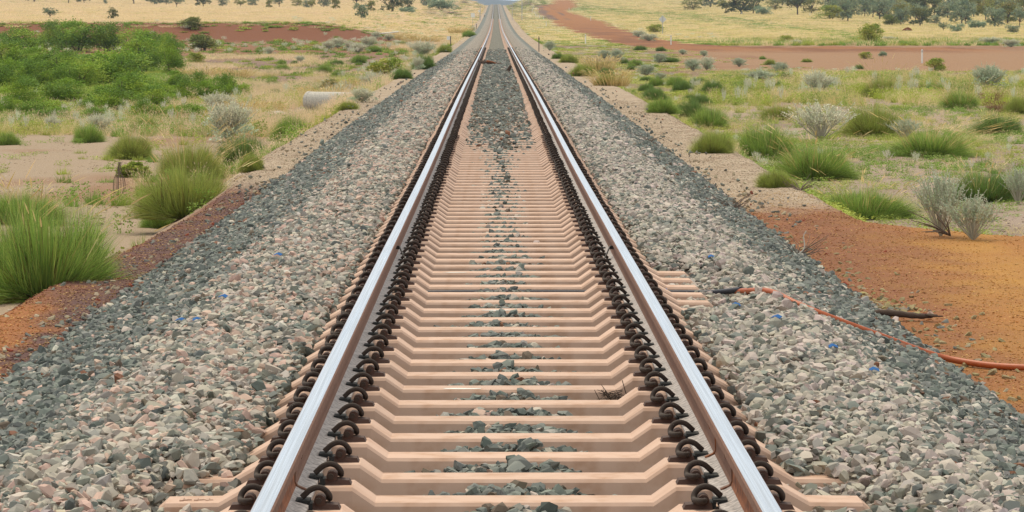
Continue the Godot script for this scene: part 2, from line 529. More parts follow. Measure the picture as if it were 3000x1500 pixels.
func copy(o: Node3D, at: Vector3, turn := 0.0, scale_by := Vector3.ONE) -> Node3D:
	var c: Node3D = o.duplicate()
	c.name = numbered(String(o.name).rstrip("0123456789").trim_suffix("_"))
	add_child(c)
	c.position = at
	c.rotation.y = turn
	c.scale = scale_by
	return c

# ---------------------------------------------------------------- materials
func grain(frequency: float, low: float, high: float, kind := FastNoiseLite.TYPE_SIMPLEX_SMOOTH, octaves := 4, size := 512) -> NoiseTexture2D:
	var t := NoiseTexture2D.new()
	var f := FastNoiseLite.new()
	f.noise_type = kind
	f.frequency = frequency
	f.fractal_octaves = octaves
	f.seed = 7 + int(frequency * 1000)
	t.noise = f
	t.width = size
	t.height = size
	t.seamless = true
	var g := Gradient.new()
	g.set_color(0, Color(low, low, low))
	g.set_color(1, Color(high, high, high))
	t.color_ramp = g
	return t

func ramp(stops: Array) -> Gradient:
	var g := Gradient.new()
	var at := PackedFloat32Array()
	var cols := PackedColorArray()
	for q in stops:
		at.append(q[0])
		cols.append(q[1])
	g.offsets = at
	g.colors = cols
	return g

func mat(called: String, c: Color, rough := 0.9, tex: Texture2D = null, per_metre := 1.0, world := false, bump: Texture2D = null, bump_cm := 0.0) -> StandardMaterial3D:
	var m := StandardMaterial3D.new()
	m.resource_name = called
	m.albedo_color = c.linear_to_srgb()
	m.roughness = rough
	m.vertex_color_use_as_albedo = true
	if tex:
		m.albedo_texture = tex
		m.uv1_triplanar = true
		m.uv1_world_triplanar = world
		m.uv1_scale = Vector3.ONE * per_metre
	if bump:
		m.heightmap_enabled = true
		m.heightmap_texture = bump
		m.heightmap_scale = bump_cm
		m.uv1_triplanar = true
		m.uv1_world_triplanar = world
		m.uv1_scale = Vector3.ONE * per_metre
	mats[called] = m
	return m

func leafy(called: String, glow := 0.5) -> StandardMaterial3D:
	var m := mat(called, Color.WHITE, 0.75)
	m.metallic_specular = 0.3
	m.backlight_enabled = true
	m.backlight = Color(glow, glow, glow)
	return m

func make_materials() -> void:
	var speck := grain(0.06, 0.72, 1.2, FastNoiseLite.TYPE_SIMPLEX_SMOOTH, 5)
	var lumps := grain(0.05, 0.0, 1.0, FastNoiseLite.TYPE_CELLULAR, 2)
	var soft := grain(0.012, 0.9, 1.08, FastNoiseLite.TYPE_SIMPLEX_SMOOTH, 5)
	var smudged := grain(0.016, 0.0, 1.0, FastNoiseLite.TYPE_SIMPLEX_SMOOTH, 5)
	smudged.color_ramp = ramp([[0.0, Color(0.88, 0.82, 0.76)], [0.3, Color(0.96, 0.94, 0.92)], [0.55, Color(1.0, 1.0, 1.0)], [1.0, Color(1.04, 1.05, 1.06)]])
	var rusty := grain(0.03, 0.0, 1.0, FastNoiseLite.TYPE_SIMPLEX_SMOOTH, 5)
	rusty.color_ramp = ramp([[0.0, Color(0.8, 0.62, 0.5)], [0.5, Color(1.0, 0.95, 0.92)], [1.0, Color(1.15, 1.15, 1.18)]])
	mat("soil", Color.WHITE, 0.95, speck, 1.3, true, lumps, 1.2)
	mat("gravel", Color.WHITE, 0.95, grain(0.11, 0.6, 1.35, FastNoiseLite.TYPE_CELLULAR, 3), 1.6, true, lumps, 1.0)
	mat("ballast", Color.WHITE, 0.95, grain(0.045, 0.5, 1.5, FastNoiseLite.TYPE_CELLULAR, 3), 0.55, true, grain(0.045, 0.0, 1.0, FastNoiseLite.TYPE_CELLULAR, 3), 4.0)
	mat("rock", Color.WHITE, 0.92, grain(0.05, 0.7, 1.28, FastNoiseLite.TYPE_SIMPLEX_SMOOTH, 5), 9.0)
	mat("concrete", tone(238, 202, 180, 0.64), 0.85, smudged, 0.7, true, speck, 0.12)
	mat("clip_steel", Color(0.042, 0.026, 0.019), 0.8, speck, 14.0)
	mat("shoulder_iron", Color(0.075, 0.035, 0.024), 0.8, speck, 12.0)
	mat("nylon", Color(0.014, 0.016, 0.017), 0.8)
	mat("rail_side", Color(0.19, 0.1, 0.065), 0.85, rusty, 2.2, true)
	mat("rail_rust", Color(0.3, 0.1, 0.035), 0.85, grain(0.02, 0.62, 1.2), 1.7, true)
	mat("rail_foot", Color(0.5, 0.45, 0.43), 0.75, grain(0.035, 0.45, 1.3, FastNoiseLite.TYPE_SIMPLEX_SMOOTH, 5), 1.6, true)
	var top := mat("rail_top", Color(0.66, 0.69, 0.72), 0.24)
	top.metallic = 1.0
	top.albedo_texture = grain(0.03, 0.78, 1.08, FastNoiseLite.TYPE_SIMPLEX_SMOOTH, 5)
	top.roughness_texture = grain(0.02, 0.55, 1.25, FastNoiseLite.TYPE_SIMPLEX_SMOOTH, 4)
	top.uv1_scale = Vector3(1.0, 0.03, 1.0)
	leafy("blades", 0.6)
	leafy("leaves", 0.6)
	leafy("straw", 0.8)
	mat("bark", Color(0.11, 0.08, 0.06), 0.95)
	mat("white_paint", Color(0.78, 0.77, 0.72), 0.6, soft, 2.0)
	mat("black_steel", Color(0.03, 0.025, 0.022), 0.6)
	mat("grey_steel", Color(0.4, 0.41, 0.42), 0.5)
	mat("sign_back", Color(0.55, 0.57, 0.58), 0.5)
	mat("sign_orange", Color(0.85, 0.38, 0.02), 0.5)
	mat("reflector", Color(0.06, 0.05, 0.05), 0.3)
	mat("conduit_orange", Color(0.4, 0.085, 0.018), 0.5, soft, 3.0)
	mat("conduit_dark", Color(0.02, 0.024, 0.04), 0.55)
	mat("blue_plastic", Color(0.015, 0.11, 0.33), 0.9)
	mat("pipe_concrete", Color(0.55, 0.52, 0.46), 0.9, grain(0.03, 0.7, 1.15), 1.2)
	mat("old_wood", Color(0.075, 0.048, 0.034), 0.95, speck, 6.0)
	mat("dry_twig", Color(0.15, 0.11, 0.085), 0.95)
	mat("white_twig", Color(0.55, 0.52, 0.46), 0.9)
	mat("hill", Color(0.07, 0.085, 0.085), 1.0)

# ---------------------------------------------------------------- soil colours
func in_road(x: float, d: float) -> bool:
	if d < 210.0 or x < 6.0:
		return false
	var wob := noise.get_noise_2d(x * 3.0, d * 0.6) * 1.6
	return Geometry2D.is_point_in_polygon(Vector2(x + wob, -d + wob * 6.0), road_shape)

func soil(x: float, d: float) -> Color:
	var a := noise.get_noise_2d(x * 1.7, d * 0.5)
	var b := noise_fine.get_noise_2d(x * 2.0, d * 0.8)
	var c: Color
	if x < 0.0:
		var sand := tone(199, 174, 145).lerp(tone(182, 140, 106), smoothstep(-0.1, 0.45, a + 0.4 * b))
		var bare := tone(166, 134, 112).lerp(tone(140, 110, 92), smoothstep(-0.2, 0.5, a))
		var red := tone(164, 102, 56).lerp(tone(170, 124, 82), smoothstep(-0.3, 0.4, a + 0.4 * b))
		var field := tone(228, 206, 166, 0.75).lerp(tone(208, 194, 144, 0.75), smoothstep(0.1, 0.6, a))
		c = sand.lerp(bare, smoothstep(110, 150, d + 20.0 * a))
		c = c.lerp(red, smoothstep(270, 310, d + 40.0 * a))
		c = c.lerp(tone(150, 84, 40), smoothstep(382, 388, d + 3.0 * b) * smoothstep(6, 14, -x))
		c = c.lerp(field, smoothstep(401, 404, d + 2.0 * b))
	else:
		var sand := tone(196, 172, 152).lerp(tone(172, 148, 128), smoothstep(-0.1, 0.5, a + 0.4 * b))
		var herb := tone(168, 150, 98).lerp(tone(160, 128, 100), smoothstep(-0.1, 0.4, a))
		var clearing := tone(190, 146, 106).lerp(tone(174, 126, 86), smoothstep(-0.2, 0.5, a))
		var field := tone(224, 206, 160, 0.75).lerp(tone(202, 192, 132, 0.75), smoothstep(0.0, 0.5, a))
		c = sand.lerp(herb, smoothstep(112, 140, d + 14.0 * a))
		c = c.lerp(clearing, smoothstep(205, 225, d + 12.0 * a) * smoothstep(0.045, 0.06, x / d + 0.012 * a))
		c = c.lerp(field, smoothstep(352, 372, d + 10.0 * a))
	if in_road(x, d):
		var old := tone(182, 116, 56).lerp(tone(152, 92, 44), smoothstep(-0.2, 0.4, a + 0.3 * b))
		c = tone(190, 144, 102).lerp(old, smoothstep(300, 335, d + 12.0 * a))
		c = c.lerp(tone(190, 124, 56), smoothstep(520, 800, d + 60.0 * a))
	if absf(x) < 16.0 and d > 760.0 and d < 1400.0:
		c = c.lerp(tone(138, 104, 84), smoothstep(0.0, 0.4, noise.get_noise_2d(x * 4.0, d * 0.15) + 0.1))
	return c

func gravel_colour(x: float, d: float) -> Color:
	var a := noise_fine.get_noise_2d(x * 6.0, d * 3.0)
	var b := noise.get_noise_2d(x * 9.0, d * 4.0)
	var pale := tone(204, 182, 156, 0.76).lerp(tone(188, 164, 138, 0.76), smoothstep(-0.4, 0.5, a))
	if x < 0.0:
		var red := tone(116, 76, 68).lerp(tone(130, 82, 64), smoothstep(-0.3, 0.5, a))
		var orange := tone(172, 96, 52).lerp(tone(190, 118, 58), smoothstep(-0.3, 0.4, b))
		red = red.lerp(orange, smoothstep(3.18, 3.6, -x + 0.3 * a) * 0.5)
		red = red.lerp(tone(196, 122, 56), smoothstep(28.5, 23.0, d + 3.0 * b) * smoothstep(2.9, 3.3, -x + 0.3 * a))  # orange glow of a lens light leak, painted into the near outer gravel
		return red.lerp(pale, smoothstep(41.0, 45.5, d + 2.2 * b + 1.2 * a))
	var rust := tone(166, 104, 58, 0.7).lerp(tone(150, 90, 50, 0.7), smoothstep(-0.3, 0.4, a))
	var ochre_glow := tone(206, 148, 62, 0.75).lerp(tone(190, 126, 54, 0.75), smoothstep(-0.3, 0.4, b))
	rust = rust.lerp(ochre_glow, smoothstep(3.1, 4.7, x + 0.6 * a + 0.3 * b + 0.07 * (34.0 - d)))  # ochre soil with a light-leak glow painted in, stronger outward and nearer
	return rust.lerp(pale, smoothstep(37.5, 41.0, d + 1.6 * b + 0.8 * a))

# ---------------------------------------------------------------- the setting
func grid(cols: Array, depths: Array, width: Callable, height: Callable, colour: Callable) -> ArrayMesh:
	var nc := cols.size()
	var nr := depths.size()
	var v := PackedVector3Array()
	var c := PackedColorArray()
	v.resize(nc * nr)
	c.resize(nc * nr)
	for r in nr:
		var d: float = depths[r]
		var w: float = width.call(d)
		var f := rise(d)
		var g := curve(LAND, d)
		for k in nc:
			var x: float = cols[k] * w
			v[r * nc + k] = Vector3(x, height.call(x, d, f, g), -d)
			c[r * nc + k] = colour.call(x, d)
	var n := PackedVector3Array()
	n.resize(nc * nr)
	for r in nr:
		for k in nc:
			var dx := v[r * nc + mini(k + 1, nc - 1)] - v[r * nc + maxi(k - 1, 0)]
			var dz := v[mini(r + 1, nr - 1) * nc + k] - v[maxi(r - 1, 0) * nc + k]
			n[r * nc + k] = dx.cross(dz).normalized()
	var ix := PackedInt32Array()
	for r in nr - 1:
		for k in nc - 1:
			var i := r * nc + k
			ix.append_array([i, i + nc, i + 1, i + 1, i + nc, i + nc + 1])
	var arrays := []
	arrays.resize(Mesh.ARRAY_MAX)
	arrays[Mesh.ARRAY_VERTEX] = v
	arrays[Mesh.ARRAY_NORMAL] = n
	arrays[Mesh.ARRAY_COLOR] = c
	arrays[Mesh.ARRAY_INDEX] = ix
	var m := ArrayMesh.new()
	m.add_surface_from_arrays(Mesh.PRIMITIVE_TRIANGLES, arrays)
	return m

func steps(list: Array) -> Array:   # [[from, step], ... [end, 0]]
	var out := []
	for i in list.size() - 1:
		var d: float = list[i][0]
		while d < list[i + 1][0] - 0.01:
			out.append(d)
			d += list[i][1]
	out.append(list[-1][0])
	return out

func one(_d: float) -> float:
	return 1.0

func ground_width(d: float) -> float:
	return 15.0 + 0.24 * maxf(d, 0.0)

func ground_height(x: float, d: float, f: float, g: float) -> float:
	var y := land(x, d, g, f)
	if absf(x) < edge(x, d) + 0.3:
		y = minf(y, f - 0.35)
	return y + 0.05 * noise.get_noise_2d(x * 6.0, d * 2.0) + (0.0 if d < 1500.0 else (noise.get_noise_2d(x * 0.1, d * 0.1)) * 3.0)

func bank_height(x: float, d: float, f: float, g: float) -> float:
	var a := absf(x)
	if a < toe(x) + 0.02:
		return f - 0.02
	var rough := 0.012 * noise_fine.get_noise_2d(x * 9.0, d * 9.0)
	var e := edge(x, d) + 0.09 * noise.get_noise_2d(x, d * 5.0) + 0.07 * noise_fine.get_noise_2d(x * 3.0, d * 7.0)
	if a < e:
		return f + rough
	return maxf(f - (a - e) / 1.6, land(x, d, g, f) - 0.12) + rough

func bed_height(x: float, d: float, f: float, _g: float) -> float:
	if absf(x) > toe(x):
		return f - 0.06
	return f + ballast_height(x, d) - 0.028 + 0.046 * smoothstep(90.0, 150.0, d) + 0.012 * noise_fine.get_noise_2d(x * 14.0, d * 9.0)

func bed_colour(x: float, d: float) -> Color:
	var a := absf(x)
	var s := 0.25 * noise_fine.get_noise_2d(x * 5.0, d * 0.6)
	var c := tone(150, 148, 134).lerp(tone(184, 172, 158), smoothstep(0.85, 1.1, a + 0.3 * s))
	c = c.lerp(tone(190, 184, 172), smoothstep(1.55, 1.75, a + s) * (0.9 if x > 0.0 else 0.3))
	return c.lerp(tone(144, 150, 144), smoothstep(1.95, 2.2, a + s))

func make_land() -> void:
	var cols := []
	for k in 481:
		cols.append(lerpf(-0.76, 0.76, k / 480.0))
	for u in [1.0, 1.5, 2.4, 4.5, 9.0]:
		cols.append(u)
		cols.push_front(-u)
	var rows := steps([[-60, 20], [0, 4], [20, 0.35], [60, 0.8], [120, 2], [260, 3.5], [380, 1], [412, 7], [1450, 25], [1700, 200], [3200, 500], [7200, 0]])
	tag(part("ground", grid(cols, rows, ground_width, ground_height, soil), mats.soil, self), "", "", "", "structure")
	# the gravel formation that carries the ballast, with its shoulders and the level pad on one side
	cols = []
	for k in 8: cols.append(lerpf(-6.0, -4.3, k / 8.0))
	for k in 40: cols.append(lerpf(-4.3, -2.3, k / 40.0))
	cols.append(-2.3)
	cols.append(2.0)
	for k in 44: cols.append(lerpf(2.1, 4.3, k / 44.0))
	for k in 60: cols.append(lerpf(4.3, 16.0, k / 60.0))
	rows = steps([[-40, 10], [0, 2], [12, 0.12], [46, 0.25], [110, 1], [300, 4], [1000, 15], [1420, 60], [1600, 0]])
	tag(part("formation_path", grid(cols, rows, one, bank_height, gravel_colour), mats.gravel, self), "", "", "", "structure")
	# far ridge beyond the crest
	var s := Shape.new()
	var xs := []
	for i in 161:
		xs.append(-2400.0 + i * 30.0)
	for i in 160:
		for k in 6:
			var p := []
			for q in [[i, k], [i + 1, k], [i + 1, k + 1], [i, k + 1]]:
				var x: float = xs[q[0]]
				var t: float = q[1] / 6.0
				var top := 46.0 + 3.0 * noise.get_noise_2d(x * 0.03, 50.0) + 2.0 * noise.get_noise_2d(x * 0.2, 9.0)
				p.append(Vector3(x, -6.0 + (top + 6.0) * sin(t * PI / 2.0) + 1.5 * noise_fine.get_noise_2d(x, t * 60.0), -5200.0 - 700.0 * t))
			s.quad(p[0], p[3], p[2], p[1], Color.WHITE)
	tag(part("hills", s.mesh(), mats.hill, self), "", "", "", "structure")

func rock_mesh(seed_of: int) -> ArrayMesh:
	rng.seed = seed_of
	var ico := SphereMesh.new()
	ico.radius = 1.0
	ico.height = 2.0
	ico.radial_segments = 7
	ico.rings = 3
	var a := ico.get_mesh_arrays()
	var p: PackedVector3Array = a[Mesh.ARRAY_VERTEX]
	var ix: PackedInt32Array = a[Mesh.ARRAY_INDEX]
	var cuts := []
	for i in 11:
		cuts.append([Vector3(rng.randfn(), rng.randfn(), rng.randfn()).normalized(), rng.randf_range(0.3, 0.68)])
	var size := Vector3(rng.randf_range(0.95, 1.5), rng.randf_range(0.5, 0.8), rng.randf_range(0.75, 1.05))
	for i in p.size():
		for c in cuts:
			var over: float = p[i].dot(c[0]) - c[1]
			if over > 0.0:
				p[i] -= c[0] * over
		p[i] *= size * 1.55
	var s := Shape.new()
	for i in range(0, ix.size(), 3):
		var n := (p[ix[i + 2]] - p[ix[i]]).cross(p[ix[i + 1]] - p[ix[i]])
		if n.length() > 1e-5:
			s.tri(p[ix[i]], p[ix[i + 1]], p[ix[i + 2]])
	return s.mesh()

func stone_colour(x: float, d: float) -> Color:
	var a := absf(x)
	var wob := 0.22 * noise_fine.get_noise_2d(x * 4.0, d * 2.0)
	var pale := smoothstep(0.85, 1.1, a + 0.5 * wob) * (1.0 - smoothstep(1.75, 2.1, a + wob))
	var pick := rng.randf()
	var c: Color
	if rng.randf() < 0.1 + 0.76 * pale:
		if pick < 0.4: c = tone(202, 192, 178, 0.8)
		elif pick < 0.62: c = tone(214, 184, 168, 0.8) if x < 0.0 else tone(208, 192, 184, 0.8)
		elif pick < 0.8: c = tone(178, 174, 164, 0.78)
		elif pick < 0.95: c = tone(146, 146, 136, 0.72)
		else: c = tone(222, 216, 204, 0.75)
	else:
		if pick < 0.46: c = tone(134, 140, 134, 0.76)
		elif pick < 0.74: c = tone(112, 120, 116, 0.74)
		elif pick < 0.88: c = tone(154, 160, 152, 0.72)
		elif pick < 0.955: c = tone(134, 120, 104, 0.64)
		elif pick < 0.985: c = tone(184, 182, 174, 0.72)
		else: c = tone(160, 112, 86)
	return vary(c, 0.16)

func stone_at(x: float, d: float, size: float, lift: float) -> Transform3D:
	var b := Basis.from_euler(Vector3(rng.randf_range(-0.7, 0.7), rng.randf_range(0, TAU), rng.randf_range(-0.7, 0.7))).scaled(Vector3.ONE * size)
	var y := rise(d) + (ballast_height(x, d) if absf(x) < toe(x) else surface(x, d)) + lift
	return Transform3D(b, Vector3(x, y, -d))

func under_sleeper(x: float, d: float, y: float) -> bool:
	if absf(x) > 1.27:
		return false
	var k := roundf((d - SLEEPER_FIRST) / SLEEPER_STEP)
	return absf(d - SLEEPER_FIRST - k * SLEEPER_STEP) < 0.14 and y < (0.43 if absf(x) > 0.5 and absf(x) < 1.0 else 0.372)

func make_ballast() -> void:
	var cols := []
	for k in 73:
		cols.append(lerpf(-3.02, 3.02, k / 72.0))
	var rows := steps([[-40, 10], [0, 2], [10, 0.15], [40, 0.5], [110, 1.5], [400, 6], [1420, 30], [1600, 0]])
	var bed := part("ballast_ground", grid(cols, rows, one, bed_height, bed_colour), mats.ballast, self)
	tag(bed, "", "", "", "structure")
	var rocks := []
	for k in 9:
		rocks.append(rock_mesh(100 + k))
	rng.seed = 41
	var where := []
	var tints := []
	for k in rocks.size():
		where.append([])
		tints.append([])
	var near := []
	var d := 9.5
	while d < 210.0:
		var step := 0.3 if d < 45.0 else 0.8
		var per_m2 := 900.0 if d < 26.0 else (700.0 if d < 45.0 else (430.0 if d < 75.0 else (240.0 if d < 110.0 else 240.0 * (1.0 - smoothstep(105.0, 215.0, d)))))
		var grow := 1.0 if d < 45.0 else (1.15 if d < 75.0 else 1.5)
		var half := 0.16 * d + 0.4
		for i in int(6.1 * step * per_m2):
			var x := rng.randf_range(-3.05, 3.05)
			var dd := d + rng.randf() * step
			if absf(x - EYE.x) > half:
				continue
			var a := absf(x)
			var t := toe(x)
			if a > t - 0.12 + 0.26 * noise_fine.get_noise_2d(x, dd * 6.0) and rng.randf() < 0.55 + (a - t + 0.1) * 4.0:
				continue
			if a > 0.66 and a < 0.86:
				continue
			if a < 0.66 and dd < 46.0 and rng.randf() < 0.3 + 0.55 * smoothstep(0.25, 0.58, a):
				continue
			var size := rng.randf_range(0.013, 0.029) * grow
			if rng.randf() < 0.16:
				size *= 1.4
			elif rng.randf() < 0.22:
				size *= 0.55
			var lift := rng.randf_range(-0.012, 0.012)
			if a < 0.6 and dd >= 34.0:
				var kk := roundf((dd - SLEEPER_FIRST) / SLEEPER_STEP)
				if absf(dd - SLEEPER_FIRST - kk * SLEEPER_STEP) < 0.13:
					if a > 0.5 or rng.randf() > smoothstep(44.0, 84.0, dd + 14.0 * exp(-pow(x / 0.2, 2.0)) - 6.0 + 10.0 * noise_fine.get_noise_2d(x * 8.0, dd)):
						continue
					lift = 0.385 - ballast_height(x, dd)
			elif under_sleeper(x, dd, ballast_height(x, dd) + lift):
				continue
			if a < 0.66 and dd < 34.0:
				var k0 := roundf((dd - SLEEPER_FIRST) / SLEEPER_STEP)
				if absf(dd - SLEEPER_FIRST - k0 * SLEEPER_STEP) < 0.15:
					continue
			var tr := stone_at(x, dd, size, lift)
			var tint := stone_colour(x, dd)
			if dd < 13.5 and dd > 10.6 and near.size() < 3000:
				near.append([size / dd, rng.randi() % rocks.size(), tr, tint])
				continue
			var k := rng.randi() % rocks.size()
			where[k].append(tr)
			tints[k].append(tint)
		d += step
	near.sort_custom(func(p, q): return p[0] > q[0])
	var shades := {}
	for i in near.size():
		var e: Array = near[i]
		if i < 290:
			var key := Color(snappedf(e[3].r, 0.06), snappedf(e[3].g, 0.06), snappedf(e[3].b, 0.06))
			if not shades.has(key):
				var m: StandardMaterial3D = mats.rock.duplicate()
				m.albedo_color = Color(maxf(key.r, 0.03), maxf(key.g, 0.03), maxf(key.b, 0.03)).linear_to_srgb()
				shades[key] = m
			var o := part("stone", rocks[e[1]], shades[key], bed)
			o.transform = e[2]
		else:
			where[e[1]].append(e[2])
			tints[e[1]].append(e[3])
	for k in rocks.size():
		scatter("ballast_stone_mass", rocks[k], mats.rock, where[k], tints[k], bed)
	# loose stones and grit on the gravel formation
	var path := get_node("formation_path")
	rng.seed = 97
	var spots := []
	var hues := []
	for i in 90000:
		var dd := 17.0 * pow(90.0 / 17.0, pow(rng.randf(), 1.2))
		var x := rng.randf_range(2.55, 4.1) * (1.0 if rng.randf() < 0.5 else -1.0)
		if x > 0.0 and dd < 37.0 and rng.randf() < 0.75:
			x = rng.randf_range(2.6, 7.5)
		if absf(x) > edge(x, dd) + 0.35 or absf(x - EYE.x) > 0.155 * dd:
			continue
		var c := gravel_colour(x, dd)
		var pick := rng.randf()
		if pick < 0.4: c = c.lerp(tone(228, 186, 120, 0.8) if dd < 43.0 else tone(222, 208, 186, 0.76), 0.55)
		elif pick < 0.45: c = c.lerp(tone(110, 80, 62), 0.3)
		var b := Basis.from_euler(Vector3(rng.randf() * 0.6, rng.randf() * TAU, rng.randf() * 0.6)).scaled(Vector3.ONE * rng.randf_range(0.0025, 0.0075) * (1.0 + dd / 80.0))
		spots.append(Transform3D(b, Vector3(x, bank_height(x, dd, rise(dd), -0.65) + 0.001, -dd)))
		hues.append(vary(c, 0.25))
	scatter("grit", rocks[2], mats.rock, spots, hues, path)
	spots = []
	hues = []
	var loose := 0
	for i in 1000:
		var dd := 19.0 * pow(100.0 / 19.0, rng.randf())
		var sgn := 1.0 if rng.randf() < 0.5 else -1.0
		var x := sgn * (toe(sgn) + absf(rng.randfn()) * 0.28)
		if i < 130:
			dd = 24.6 + absf(rng.randfn()) * 1.1
			x = 2.66 + absf(rng.randfn()) * 0.16
		if absf(x) > edge(x, dd):
			continue
		if dd > 45.0 and rng.randf() < 0.45:
			continue
		var c := vary(tone(150, 152, 142) if rng.randf() < 0.55 else tone(196, 178, 150), 0.2)
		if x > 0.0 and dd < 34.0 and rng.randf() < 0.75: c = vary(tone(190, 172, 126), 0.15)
		if rng.randf() < 0.04: c = tone(176, 84, 56)
		var tr := stone_at(x, dd, rng.randf_range(0.012, 0.03), 0.004)
		if loose < 120 and dd < 40.0:
			loose += 1
			var key := Color(snappedf(c.r, 0.06), snappedf(c.g, 0.06), snappedf(c.b, 0.06))
			if not shades.has(key):
				var m: StandardMaterial3D = mats.rock.duplicate()
				m.albedo_color = Color(maxf(key.r, 0.03), maxf(key.g, 0.03), maxf(key.b, 0.03)).linear_to_srgb()
				shades[key] = m
			var o := part("stone", rocks[rng.randi() % rocks.size()], shades[key], path)
			o.transform = tr
		else:
			spots.append(tr)
			hues.append(c)
	scatter("loose_stone_mass", rocks[5], mats.rock, spots, hues, path)

# ---------------------------------------------------------------- track
func sleeper_mesh() -> ArrayMesh:
	var s := Shape.new()
	var st := [[-1.25, 0.335, 0.09], [-1.215, 0.366, 0.1], [-1.03, 0.368, 0.104], [-0.935, 0.423, 0.112], [-0.563, 0.423, 0.112], [-0.485, 0.368, 0.104], [0.485, 0.368, 0.104], [0.563, 0.423, 0.112], [0.935, 0.423, 0.112], [1.03, 0.368, 0.104], [1.215, 0.366, 0.1], [1.25, 0.335, 0.09]]
	var rings := []
	for q in st:
		var y: float = q[1]
		var w: float = q[2]
		rings.append([Vector3(q[0], 0.16, w + 0.03), Vector3(q[0], y - 0.012, w + 0.004), Vector3(q[0], y, w - 0.008), Vector3(q[0], y, -w + 0.008), Vector3(q[0], y - 0.012, -w - 0.004), Vector3(q[0], 0.16, -w - 0.03)])
	for i in rings.size() - 1:
		for k in 5:
			var p := [rings[i][k], rings[i + 1][k], rings[i + 1][k + 1], rings[i][k + 1]]
			s.face(p, (p[0] + p[2]) / 2.0 - Vector3((p[0].x + p[1].x) / 2.0, 0.25, 0.0))
	s.face(rings[0], Vector3.LEFT)
	s.face(rings[-1], Vector3.RIGHT)
	return s.mesh()

func smooth_line(p: Array, n: int) -> Array:
	var out := []
	for i in p.size() - 1:
		var a: Vector3 = p[maxi(i - 1, 0)]
		var b: Vector3 = p[i]
		var c: Vector3 = p[i + 1]
		var d: Vector3 = p[mini(i + 2, p.size() - 1)]
		for k in n:
			out.append(b.cubic_interpolate(c, a, d, float(k) / n))
	out.append(p[-1])
	return out

func clip_mesh(sides: int, fine: int) -> ArrayMesh:   # a sprung steel rail clip; +x leads away from the rail, whose foot ends at x = 0
	var s := Shape.new()
	var line := smooth_line([Vector3(0.044, 0.03, 0.05), Vector3(0.044, 0.03, -0.02), Vector3(0.046, 0.03, -0.05), Vector3(0.06, 0.031, -0.062), Vector3(0.076, 0.031, -0.045), Vector3(0.081, 0.032, -0.012), Vector3(0.078, 0.05, 0.004), Vector3(0.062, 0.069, 0.01), Vector3(0.038, 0.076, 0.012), Vector3(0.012, 0.067, 0.014), Vector3(-0.008, 0.049, 0.016), Vector3(-0.018, 0.04, 0.018)], fine)
	for i in line.size():
		line[i] = Vector3(line[i].x * 0.92, 0.028 + (line[i].y - 0.028) * 0.9, line[i].z)
	var r := []
	for i in line.size():
		r.append(0.0106)
	s.tube(line, r, sides)
	return s.mesh()

func shoulder_mesh() -> ArrayMesh:
	var s := Shape.new()
	var lo := [Vector3(0.012, -0.006, -0.045), Vector3(0.115, -0.006, -0.045), Vector3(0.115, -0.006, 0.045), Vector3(0.012, -0.006, 0.045)]
	var hi := [Vector3(0.018, 0.022, -0.035), Vector3(0.104, 0.016, -0.035), Vector3(0.104, 0.016, 0.035), Vector3(0.018, 0.022, 0.035)]
	for k in 4:
		var j := (k + 1) % 4
		s.face([lo[k], lo[j], hi[j], hi[k]], (lo[k] + lo[j]) / 2.0 - Vector3(0.06, 0.0, 0.0))
	s.face(hi, Vector3.UP)
	s.tube([Vector3(0.044, 0.029, -0.036), Vector3(0.044, 0.029, 0.04)], [0.02, 0.02], 10)
	return s.mesh()

func insulator_mesh() -> ArrayMesh:
	var s := Shape.new()
	s.box(Vector3(-0.036, 0.0235, -0.036), Vector3(0.012, 0.0325, 0.05))
	s.box(Vector3(0.002, -0.004, -0.03), Vector3(0.02, 0.023, 0.055))
	return s.mesh()

